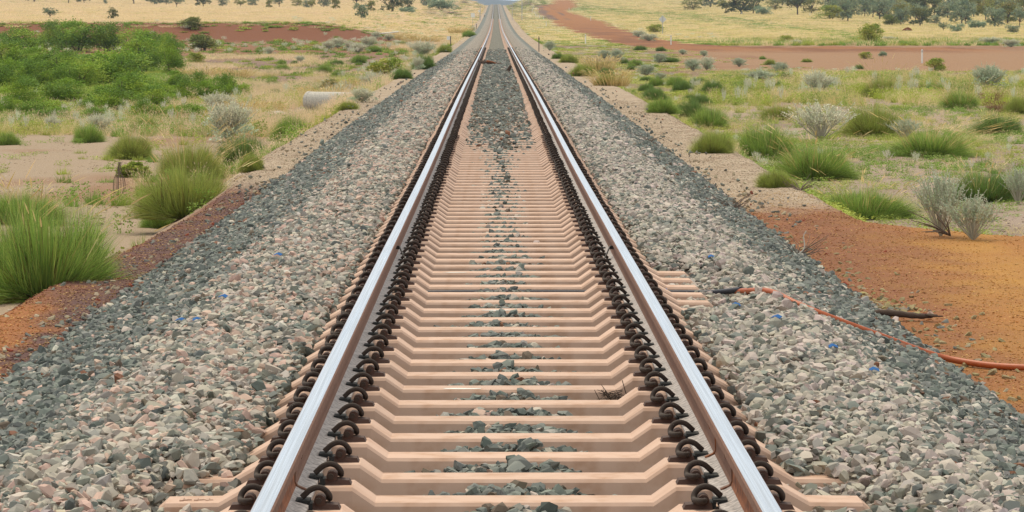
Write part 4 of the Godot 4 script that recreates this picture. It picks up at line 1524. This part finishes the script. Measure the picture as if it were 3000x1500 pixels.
func make_cover() -> void:
	rng.seed = 811
	var white := [Color.WHITE]
	var near_straw := straw_mesh(46, 0.45, 1.0, 0.5, Vector3(0.12, 0, 0.05), 0.006, white)
	var near_green := dome_mesh(150, white, white, 0.012)
	var far_straw := straw_mesh(60, 0.55, 1.0, 0.9, Vector3(0.1, 0, 0), 0.018, white, false)
	var far_green := dome_mesh(90, white, white, 0.03)
	var herb := Shape.new()
	for i in 150:
		var az := rng.randf() * TAU
		leaf(herb, Vector3(cos(az), 0, sin(az)) * 0.45 * sqrt(rng.randf()) + Vector3(0, rng.randf() * 0.8, 0), 0.1, vary(Color.WHITE, 0.25))
	var flower := silver_meshes(16, [Color.WHITE], Color(0.6, 0.6, 0.5))
	var sets := {"ns": [near_straw, [], []], "ng": [near_green, [], []], "fs": [far_straw, [], []], "fg": [far_green, [], []], "h": [herb.mesh(), [], []], "w": [flower[0], [], []]}
	var d := 36.0
	while d < 1440.0:
		var cell := clampf(d * 0.0031, 0.3, 3.6)
		var step := clampf(d * 0.0034, 0.3, 5.0)
		var half := 0.175 * d + 3.0
		var count := int(2.0 * half / cell)
		for i in count:
			var x := -half + (i + rng.randf()) * cell
			var dd := d + rng.randf() * step
			if absf(x) < edge(x, dd) + 0.25:
				continue
			var p: Array = cover(x, dd)
			var h: float = p[3]
			var roll := rng.randf()
			var wide := clampf(cell * rng.randf_range(0.9, 1.5), 0.3, 5.0)
			var at := ground_at(x, -dd) - Vector3(0, 0.03, 0)
			var turn := Basis(Vector3.UP, rng.randf() * TAU)
			var n := noise_fine.get_noise_2d(x * 0.9, dd * 0.25)
			if roll < p[0]:
				var col := vary(tone(232, 210, 174, 1.0).lerp(tone(222, 204, 152, 1.0), smoothstep(-0.1, 0.4, n)), 0.16)
				if x > 0.0: col = vary(tone(228, 210, 164, 1.0).lerp(tone(212, 198, 136, 1.0), smoothstep(-0.2, 0.4, n)), 0.18)
				var key := "ns" if dd < 190.0 else "fs"
				sets[key][1].append(Transform3D(turn.scaled(Vector3(wide, h * rng.randf_range(0.7, 1.3), wide)), at))
				sets[key][2].append(col)
			elif roll < p[0] + p[1]:
				var col := vary(tone(128, 158, 70, 1.1).lerp(tone(166, 176, 82, 1.1), smoothstep(-0.2, 0.4, n)), 0.2)
				if x > 0.0 and dd > 118.0 and dd < 350.0: col = vary(tone(168, 180, 78, 1.1).lerp(tone(132, 156, 78, 1.1), smoothstep(0.0, 0.5, n)), 0.2)
				if dd > 600.0 and x > 0.0: col = vary(tone(158, 174, 104, 1.0), 0.2)
				var key := "fg" if dd > 190.0 else ("ng" if rng.randf() < 0.45 and h > 0.2 else "h")
				sets[key][1].append(Transform3D(turn.scaled(Vector3(wide, h * rng.randf_range(0.4, 1.0), wide)), at))
				sets[key][2].append(col)
			elif roll < p[0] + p[1] + p[2]:
				sets["w"][1].append(Transform3D(turn.scaled(Vector3(wide, h * 1.2, wide)), at))
				sets["w"][2].append(vary(tone(216, 218, 196, 1.0), 0.1))
		d += step
	# stones and litter on the open sand
	var bits := []
	var hues := []
	var pebble := rock_mesh(640)
	rng.seed = 812
	for i in 26000:
		var dd := 33.0 * pow(4.2, rng.randf())
		var x := rng.randf_range(-0.165, 0.165) * dd
		if absf(x) < edge(x, dd) + 0.2:
			continue
		var c := vary(soil(x, dd), 0.3)
		if rng.randf() < 0.12: c = tone(112, 92, 74)
		if rng.randf() < 0.06: c = tone(226, 216, 200)
		bits.append(Transform3D(Basis(Vector3.UP, rng.randf() * TAU).scaled(Vector3(1.3, 0.7, 1.0) * rng.randf_range(0.004, 0.02)), ground_at(x, -dd) + Vector3(0, 0.03 * noise.get_noise_2d(x * 6.0, dd * 2.0), 0)))
		hues.append(c)
	scatter("sand_litter", pebble, mats.rock, bits, hues, get_node("ground"))
	var called := {"ns": "dry_grass", "ng": "green_grass", "fs": "distant_dry_grass", "fg": "distant_green_grass", "h": "ground_herb_foliage", "w": "white_flower_foliage"}
	for k in sets:
		if sets[k][1].size():
			scatter(called[k], sets[k][0], mats.straw if k in ["ns", "fs"] else mats.leaves, sets[k][1], sets[k][2], self)

# ---------------------------------------------------------------- small things
func guide_post(at: Vector3, h: float, label: String) -> void:
	var o := thing("guide_post", label, "guide post", at, 0.0, "white guide posts of the dirt road")
	var s := Shape.new()
	var w := 0.065
	var ring := []
	for y in [-0.1, h - 0.06]:
		ring.append([Vector3(-w, y, 0.014), Vector3(w, y, 0.014), Vector3(w, y, -0.014), Vector3(-w, y, -0.014)])
	for k in 4:
		var j := (k + 1) % 4
		s.face([ring[0][k], ring[0][j], ring[1][j], ring[1][k]], (ring[0][k] + ring[0][j]) * Vector3(1, 0, 1))
	var top := []
	for k in 7:
		var a := PI * k / 6.0
		top.append(Vector3(cos(a) * w, h - 0.06 + 0.06 * sin(a), 0.014))
	s.face(top, Vector3(0, 0, 1))
	var back := []
	for p in top: back.append(p - Vector3(0, 0, 0.028))
	s.face(back, Vector3(0, 0, -1))
	for k in 6:
		s.face([top[k], top[k + 1], back[k + 1], back[k]], top[k] - Vector3(0, h - 0.1, 0.014))
	part("post", s.mesh(), mats.white_paint, o)
	if h > 0.6:
		var r := Shape.new()
		r.box(Vector3(-0.022, h - 0.22, 0.0145), Vector3(0.022, h - 0.1, 0.019))
		part("reflector", r.mesh(), mats.reflector, o)

func slim_post(called: String, label: String, category: String, at: Vector3, h: float, r: float, m: Material) -> Node3D:
	var o := thing(called, label, category, at)
	var s := Shape.new()
	s.tube([Vector3(0, -0.2, 0), Vector3(0, h, 0)], [r, r], 8)
	part("post", s.mesh(), m, o)
	return o

func plate(o: Node3D, called: String, lo: Vector3, hi: Vector3, m: Material) -> void:
	var s := Shape.new()
	s.box(lo, hi)
	part(called, s.mesh(), m, o)

func stick(s: Shape, p: Array, r: float) -> void:
	var line := smooth_line(p, 3)
	var rs := []
	for i in line.size(): rs.append(r * (1.0 - 0.6 * i / line.size()))
	s.tube(line, rs, 5)

func make_small_things() -> void:
	rng.seed = 77
	for e in POSTS:
		guide_post(ground_at(e[0], e[1]), e[2], e[3])
	var o := slim_post("marker_post", "black steel marker post with a small white plate at the ballast foot", "marker post", ground_at(-2.96, -228.0), 1.02, 0.028, mats.black_steel)
	plate(o, "plate", Vector3(-0.24, 0.78, -0.005), Vector3(-0.031, 1.02, 0.005), mats.white_paint)
	o = slim_post("marker_post", "far black marker post with a pale cap, before the rail signs", "marker post", ground_at(-2.95, -532.0), 0.8, 0.045, mats.black_steel)
	plate(o, "cap", Vector3(-0.06, 0.801, -0.05), Vector3(0.06, 0.86, 0.05), mats.white_paint)
	o = slim_post("marker_post", "bare black marker post on the road side of the track", "marker post", ground_at(2.75, -231.0), 0.98, 0.028, mats.black_steel)
	plate(o, "clasp", Vector3(-0.04, 0.78, -0.04), Vector3(0.04, 0.86, 0.04), mats.black_steel)
	o = slim_post("rail_sign", "white rectangular rail sign on a thin grey pole beside the far track", "sign", ground_at(-3.9, -594.0), 2.45, 0.035, mats.grey_steel)
	plate(o, "plate", Vector3(-0.33, 1.7, 0.036), Vector3(0.33, 2.42, 0.05), mats.white_paint)
	o = slim_post("signal_pole", "tall thin pale pole carrying a small white box beside the far track", "pole", ground_at(-3.2, -724.0), 2.9, 0.05, mats.grey_steel)
	plate(o, "equipment_box", Vector3(-0.42, 1.7, -0.15), Vector3(-0.051, 2.15, 0.15), mats.white_paint)
	o = slim_post("signal_pole", "second thin pale pole just behind the one with the box", "pole", ground_at(-3.35, -730.0), 2.0, 0.045, mats.grey_steel)
	o = slim_post("small_marker", "small pale marker on a short stake by the far cutting", "marker post", ground_at(-2.6, -800.0), 0.6, 0.04, mats.old_wood)
	plate(o, "plate", Vector3(-0.14, 0.601, -0.02), Vector3(0.14, 0.85, 0.02), mats.white_paint)
	slim_post("grey_pole", "grey pole on the road side of the track, the one closest to the rails", "pole", ground_at(3.3, -724.0), 3.3, 0.05, mats.grey_steel)
	o = slim_post("grey_pole", "tall grey pole in the grass on the road side of the track", "pole", ground_at(5.4, -740.0), 5.4, 0.07, mats.grey_steel)
	plate(o, "disc", Vector3(-0.14, 2.6, 0.071), Vector3(0.14, 2.9, 0.09), mats.grey_steel)
	slim_post("grey_pole", "faint grey pole at the crest on the road side", "pole", ground_at(4.8, -1200.0), 6.0, 0.07, mats.grey_steel)
	o = slim_post("road_sign", "grey back of a diamond road sign on a post in tan grass", "sign", ground_at(22.4, -478.0), 2.5, 0.04, mats.grey_steel)
	for q in [["sign_panel", 0.53, 2.05, mats.sign_back]]:
		var s := Shape.new()
		var f := []
		var b := []
		for k in 4:
			var a := TAU * k / 4.0
			f.append(Vector3(cos(a) * q[1], q[2] + sin(a) * q[1], -0.041))
			b.append(Vector3(cos(a) * q[1], q[2] + sin(a) * q[1], -0.06))
		s.face(f, Vector3(0, 0, 1)); s.face(b, Vector3(0, 0, -1))
		for k in 4: s.face([f[k], f[(k + 1) % 4], b[(k + 1) % 4], b[k]], f[k] - Vector3(0, q[2], 0))
		part(q[0], s.mesh(), q[3], o)
	o = slim_post("warning_sign", "bright orange diamond sign high beside the far dirt road", "sign", ground_at(10.9, -1180.0), 2.2, 0.05, mats.grey_steel)
	var dsh := Shape.new()
	var df := [Vector3(0.6, 2.2, 0.06), Vector3(0, 2.8, 0.06), Vector3(-0.6, 2.2, 0.06), Vector3(0, 1.6, 0.06)]
	var db := []
	for p in df: db.append(p - Vector3(0, 0, 0.03))
	dsh.face(df, Vector3(0, 0, 1)); dsh.face(db, Vector3(0, 0, -1))
	for k in 4: dsh.face([df[k], df[(k + 1) % 4], db[(k + 1) % 4], db[k]], df[k] - Vector3(0, 2.2, 0))
	part("sign_panel", dsh.mesh(), mats.sign_orange, o)
	# concrete pipe lying in the grass beside the shoulder
	o = thing("concrete_pipe", "pale weathered concrete drain pipe lying in the grass below the shoulder", "pipe", ground_at(-5.5, -112.3) + Vector3(0, 0.3, 0), -0.55)
	var ps := Shape.new()
	var wall := [[0.0, 0.25], [0.0, 0.31], [0.1, 0.31], [0.11, 0.298], [2.1, 0.298], [2.1, 0.25], [0.0, 0.25]]
	for k in wall.size() - 1:
		for i in 28:
			var a0 := TAU * i / 28.0
			var a1 := TAU * (i + 1) / 28.0
			var e0 := Vector3(0, cos(a0), sin(a0))
			var e1 := Vector3(0, cos(a1), sin(a1))
			var p0 := Vector3(float(wall[k][0]) - 0.6, 0, 0)
			var p1 := Vector3(float(wall[k + 1][0]) - 0.6, 0, 0)
			var out := (e0 + e1) * (float(wall[k + 1][0]) - float(wall[k][0])) + Vector3(float(wall[k][1]) - float(wall[k + 1][1]), 0, 0) * 2.0
			ps.face([p0 + e0 * wall[k][1], p0 + e1 * wall[k][1], p1 + e1 * wall[k + 1][1], p1 + e0 * wall[k + 1][1]], out)
	part("pipe_wall", ps.mesh(), mats.pipe_concrete, o)
	var slab := Shape.new()
	slab.box(Vector3(-0.24, 0, -0.3), Vector3(0.24, 0.07, 0.3))
	o = part("concrete_slab", slab.mesh(), mats.pipe_concrete, self)
	tag(o, "broken flat piece of pale concrete in the grass by the drain pipe", "slab")
	o.position = ground_at(-6.45, -103.0) + Vector3(0, 0.1, 0)
	o.rotation = Vector3(0.12, 0.4, 0.05)
	var fallen := Shape.new()
	fallen.tube([Vector3(-1.1, 0.12, 0.0), Vector3(0, 0.2, 0), Vector3(1.2, 0.34, -0.1)], [0.07, 0.07, 0.07], 8)
	o = part("fallen_post", fallen.mesh(), mats.white_paint, self)
	tag(o, "white post lying on its side on the slope by the golden grass", "post")
	o.position = ground_at(-12.1, -396.0) + Vector3(0, 0.35, 0)
	# orange conduit that leaves the track, with its dark part under the rails
	o = thing("conduit", "long conduit crossing under the rails, dark in the track and orange on the ballast", "conduit")
	var line := []
	for q in [[1.44, 21.98], [1.5, 21.7], [1.6, 21.3], [1.74, 21.0], [1.95, 20.9], [2.27, 20.97], [2.58, 21.12], [2.82, 20.95], [3.04, 20.75], [3.4, 20.65], [4.6, 20.55], [6.0, 20.5]]:
		line.append(Vector3(q[0], maxf(ballast_height(q[0], q[1]) if q[0] < 2.67 else 0.0, 0.0) + 0.02, -q[1]))
	line = smooth_line(line, 5)
	var rs := []
	for p in line: rs.append(0.019)
	var cs := Shape.new()
	cs.tube(line, rs, 12)
	part("orange_pipe", cs.mesh(), mats.conduit_orange, o)
	cs = Shape.new()
	line = smooth_line([Vector3(-1.5, 0.37, -22.3), Vector3(-1.02, 0.36, -22.3), Vector3(-0.7, 0.34, -22.31), Vector3(-0.3, 0.345, -22.3), Vector3(0.4, 0.345, -22.3), Vector3(0.75, 0.34, -22.29), Vector3(1.05, 0.345, -22.29), Vector3(1.3, 0.35, -22.24), Vector3(1.46, 0.395, -21.9)], 4)
	rs = []
	for p in line: rs.append(0.0185)
	cs.tube(line, rs, 10)
	part("dark_pipe", cs.mesh(), mats.conduit_dark, o)
	for x in [-0.98, 0.96]:
		cs = Shape.new()
		cs.tube([Vector3(x - 0.06, 0.352, -22.295), Vector3(x + 0.06, 0.352, -22.295)], [0.0205, 0.0205], 10)
		part("blue_tape", cs.mesh(), mats.blue_plastic, o)
	# bond wires on the rails
	for side in [-1.0, 1.0]:
		cs = Shape.new()
		stick(cs, [Vector3(side * 0.745, 0.52, -24.1), Vector3(side * 0.72, 0.525, -24.1), Vector3(side * 0.69, 0.49, -23.9), Vector3(side * 0.66, 0.45, -23.75), Vector3(side * 0.63, 0.44, -23.6)], 0.0075)
		cs.box(Vector3(minf(side * 0.752, side * 0.718), 0.508, -24.12), Vector3(maxf(side * 0.752, side * 0.718), 0.532, -24.08))
		var w := part("bond_wire", cs.mesh(), mats.black_steel, self)
		tag(w, "short dark bond wire bent off the %s rail web" % ("orange conduit side" if side > 0.0 else "red gravel side"), "wire", "bond wires on the rails")
	# weathered log on the orange pad
	o = thing("log", "short dark weathered log lying on the orange soil above the conduit", "log", Vector3(2.72, 0.035, -24.25), -0.12)
	var ls := Shape.new()
	ls.tube(smooth_line([Vector3(-0.23, 0.01, 0.03), Vector3(-0.15, 0.03, 0.0), Vector3(-0.05, 0.028, 0.02), Vector3(0.08, 0.006, -0.01), Vector3(0.17, 0.004, 0.012), Vector3(0.25, 0.012, -0.01)], 3), [0.011, 0.02, 0.026, 0.034, 0.03, 0.036, 0.031, 0.034, 0.027, 0.031, 0.024, 0.029, 0.022, 0.024, 0.012, 0.008], 7)
	part("trunk_piece", ls.mesh(), mats.old_wood, o)
	ls = Shape.new()
	stick(ls, [Vector3(0.17, 0.02, 0.02), Vector3(0.22, 0.01, 0.05), Vector3(0.29, 0.012, 0.06)], 0.012)
	part("splinter", ls.mesh(), mats.old_wood, o)
	o.scale = Vector3(1.0, 0.75, 1.0)
	# twig nest between the sleepers
	ls = Shape.new()
	for i in 34:
		var c := Vector3(rng.randfn() * 0.03, 0.02 + rng.randf() * 0.05, rng.randfn() * 0.025)
		var dr := Vector3(rng.randfn(), rng.randfn() * 0.6, rng.randfn()).normalized() * rng.randf_range(0.03, 0.07)
		ls.tube([c - dr, c + Vector3(rng.randfn(), rng.randfn(), rng.randfn()) * 0.008, c + dr], [0.0018, 0.002, 0.0012], 4)
	o = part("twig_ball", ls.mesh(), mats.old_wood, self)
	tag(o, "tangled ball of dark dry twigs resting between two sleepers", "twigs")
	o.position = Vector3(0.47, 0.29, -16.0)
	# pale bent stick, dead stems and a round dead weed
	ls = Shape.new()
	stick(ls, [Vector3(-0.06, 0.0, 0.02), Vector3(0.0, 0.01, 0.0), Vector3(0.04, 0.05, 0), Vector3(0.035, 0.11, 0.0), Vector3(0.05, 0.14, 0.0)], 0.005)
	stick(ls, [Vector3(-0.06, 0.0, 0.02), Vector3(-0.07, 0.04, 0.02), Vector3(-0.05, 0.05, 0.02)], 0.004)
	o = part("bent_stick", ls.mesh(), mats.white_twig, self)
	tag(o, "bent white stick standing at the foot of the ballast by the orange soil", "stick")
	o.position = Vector3(2.52, 0.05, -30.3)
	o.scale = Vector3.ONE * 1.6
	for e in [[2.55, -30.6, 0.3, "low dead brown stems at the ballast foot behind the white stick"], [2.45, -37.5, 0.28, "dead brown weed at the ballast foot where the orange soil starts"], [3.66, -43.3, 0.3, "dark dead weed on the shoulder beside the olive tuft"], [2.35, -56.0, 0.22, "small dead brown sprig on the pale shoulder gravel"]]:
		ls = Shape.new()
		for i in 26:
			var az := rng.randf() * TAU
			var tip: Vector3 = Vector3(cos(az), rng.randf_range(0.15, 0.9), sin(az)) * rng.randf_range(0.4, 1.0) * e[2]
			stick(ls, [Vector3.ZERO, tip * 0.5 + Vector3(rng.randfn(), rng.randfn(), rng.randfn()) * 0.02, tip], 0.004)
		o = part("dead_weed", ls.mesh(), mats.dry_twig, self)
		tag(o, e[3], "dead weed")
		o.position = ground_at(e[0], e[1])
	ls = Shape.new()
	for i in 22:
		var az := rng.randf() * TAU
		var o2 := Vector3(cos(az) * 0.09, 0, sin(az) * 0.05)
		stick(ls, [Vector3.ZERO, o2 + Vector3(0, 0.1, 0), o2 * 0.9 + Vector3(0, 0.3, 0), Vector3(rng.randfn() * 0.02, 0.42, 0), Vector3(rng.randfn() * 0.03, 0.55, 0)], 0.004)
	o = part("dry_weed", ls.mesh(), mats.dry_twig, self)
	tag(o, "slender cage of dry bent stems standing on the sand by the large round clump", "dead weed")
	o.position = ground_at(-5.96, -55.5)
	# bare twigs under the silvery shrub
	ls = Shape.new()
	for i in 16:
		var az := rng.randf_range(1.8, 4.4)
		var tip := Vector3(cos(az) * 0.5, rng.randf_range(0.02, 0.3), sin(az) * 0.3 + 0.1) * rng.randf_range(0.5, 1.0)
		stick(ls, [Vector3(0, 0.02, 0), tip * 0.5 + Vector3(0, 0.03, 0), tip], 0.006)
	o = part("bare_twig_bush", ls.mesh(), mats.dry_twig, self)
	tag(o, "bare brown twigs spreading over the orange soil from the silvery shrub", "dead shrub")
	o.position = ground_at(4.3, -33.9)
	# dried remains in the track far off
	o = thing("dried_carcass", "dark dried animal remains stretched from the rail across the ballast in the track", "carcass", Vector3(-0.5, 0.5, -133.0))
	ls = Shape.new()
	stick(ls, [Vector3(-0.2, 0.1, 0), Vector3(0.0, 0.12, 0.0), Vector3(0.25, 0.1, 0.05), Vector3(0.5, 0.07, 0.0), Vector3(0.75, 0.03, 0.0)], 0.15)
	part("hide", ls.mesh(), mats.old_wood, o)
	ls = Shape.new()
	stick(ls, [Vector3(0.1, 0.2, 0.1), Vector3(0.3, 0.18, 0.14), Vector3(0.5, 0.1, 0.12)], 0.05)
	part("rib_cage", ls.mesh(), mats.rail_rust, o)
	ls = Shape.new()
	for q in [[-0.08, 0.3], [0.06, 0.27]]:
		stick(ls, [Vector3(q[0], 0.1, 0), Vector3(q[0] - 0.02, 0.2, 0.02), Vector3(q[0] - 0.06, q[1], 0.0)], 0.04)
	part("limb", ls.mesh(), mats.black_steel, o)
	o = thing("bone_heap", "small heap of dark dried remains with a white bone beside the rail", "carcass", Vector3(0.36, 0.46, -113.5))
	ls = Shape.new()
	stick(ls, [Vector3(-0.12, 0.0, 0.1), Vector3(-0.04, 0.12, 0.05), Vector3(0.06, 0.3, 0.0)], 0.09)
	stick(ls, [Vector3(0.05, 0.1, 0), Vector3(0.15, 0.08, 0), Vector3(0.26, 0.12, 0)], 0.05)
	part("hide", ls.mesh(), mats.old_wood, o)
	ls = Shape.new()
	stick(ls, [Vector3(0.04, 0.06, 0.1), Vector3(0.07, 0.12, 0.1), Vector3(0.07, 0.16, 0.1)], 0.02)
	part("bone", ls.mesh(), mats.white_paint, o)
	# scraps of blue plastic among the stones
	var scraps := [[-1.72, 19.6, "below the red gravel strip, the front scrap"], [-1.86, 20.1, "below the red gravel strip, behind the front scrap"], [-1.7, 21.2, "on the red gravel side further up the slope"], [-1.58, 24.6, "on the red gravel side near the pale stones"], [1.46, 19.2, "on the conduit side under a pale stone"], [1.62, 17.6, "on the conduit side below the orange pipe"], [1.75, 16.9, "on the conduit side, the lowest scrap below the orange pipe"], [1.42, 24.3, "on the conduit side above the sleeper ends"], [1.3, 20.0, "lying on a sleeper end near the conduit"]]
	for e in scraps:
		ls = Shape.new()
		var y := ballast_height(e[0], e[1]) + 0.026
		var p0 := Vector3(-0.025, 0, 0.01)
		var p1 := Vector3(0.0, 0.009, 0.004)
		var p2 := Vector3(0.028, -0.002, 0.006)
		var back := Vector3(0.006, 0.01, -0.022)
		var thick := Vector3(0, 0.0025, 0)
		for q in [[p0, p1], [p1, p2]]:
			ls.face([q[0] + thick, q[1] + thick, q[1] + back + thick, q[0] + back + thick], Vector3.UP)
			ls.face([q[0], q[1], q[1] + back, q[0] + back], Vector3.DOWN)
			ls.face([q[0], q[1], q[1] + thick, q[0] + thick], Vector3(0, 0, 1))
			ls.face([q[0] + back, q[1] + back, q[1] + back + thick, q[0] + back + thick], Vector3(0, 0, -1))
		o = part("plastic_scrap", ls.mesh(), mats.blue_plastic, self)
		tag(o, "torn blue plastic scrap " + String(e[2]), "plastic scrap", "blue scraps in the ballast")
		o.position = Vector3(e[0], y, -float(e[1]))
		o.rotation.y = rng.randf_range(-0.6, 0.6)
	# termite mound in the far grass
	var mound := Shape.new()
	mound.tube([Vector3(0, -0.2, 0), Vector3(0, 0.15, 0), Vector3(0.05, 0.45, 0), Vector3(0.0, 0.62, 0)], [0.85, 0.8, 0.5, 0.1], 12)
	o = part("termite_mound", mound.mesh(), mats.rail_rust, self)
	tag(o, "rounded reddish earth mound in the tan grass before the grove", "mound")
	o.position = ground_at(62.1, -536.0)

func _ready() -> void:
	# camera: a long lens at standing height a little beside the middle of the track
	var cam := Camera3D.new()
	cam.name = "camera"
	cam.position = EYE
	cam.rotation = Vector3(-deg_to_rad(3.714), -deg_to_rad(0.262), 0.0)
	cam.fov = 8.263
	cam.near = 0.5
	cam.far = 9000.0
	add_child(cam)
	# overcast sky, a soft sun behind cloud
	var sky := ProceduralSkyMaterial.new()
	sky.sky_top_color = Color(0.94, 0.93, 0.9)
	sky.sky_horizon_color = Color(0.84, 0.89, 0.94)
	sky.sky_curve = 0.25
	sky.ground_bottom_color = Color(0.5, 0.44, 0.36)
	sky.ground_horizon_color = Color(0.8, 0.78, 0.72)
	sky.sun_angle_max = 40.0
	var env := Environment.new()
	env.background_mode = Environment.BG_SKY
	env.sky = Sky.new()
	env.sky.sky_material = sky
	env.background_energy_multiplier = 0.86
	env.tonemap_mode = Environment.TONE_MAPPER_LINEAR
	env.tonemap_exposure = 1.45
	env.sdfgi_enabled = true
	env.ssao_enabled = true
	env.ssil_enabled = true
	env.fog_enabled = true
	env.fog_density = 0.0001
	env.fog_light_color = Color(0.74, 0.82, 0.92)
	var we := WorldEnvironment.new()
	we.name = "world"
	we.environment = env
	add_child(we)
	var sun := DirectionalLight3D.new()
	sun.name = "sun"
	sun.light_energy = 0.5
	sun.light_color = Color(1.0, 0.95, 0.85)
	sun.light_angular_distance = 12.0
	sun.shadow_enabled = true
	sun.rotation = Vector3(-deg_to_rad(58), deg_to_rad(205), 0)
	add_child(sun)
	noise.seed = 3
	noise.frequency = 0.06
	noise.fractal_octaves = 3
	noise_fine.seed = 8
	noise_fine.frequency = 0.22
	noise_fine.fractal_octaves = 3
	for p in ROAD:
		road_shape.append(Vector2(p[0], p[1]))
	make_materials()
	make_land()
	make_ballast()
	make_sleepers()
	make_rails()
	make_plants()
	make_cover()
	make_small_things()
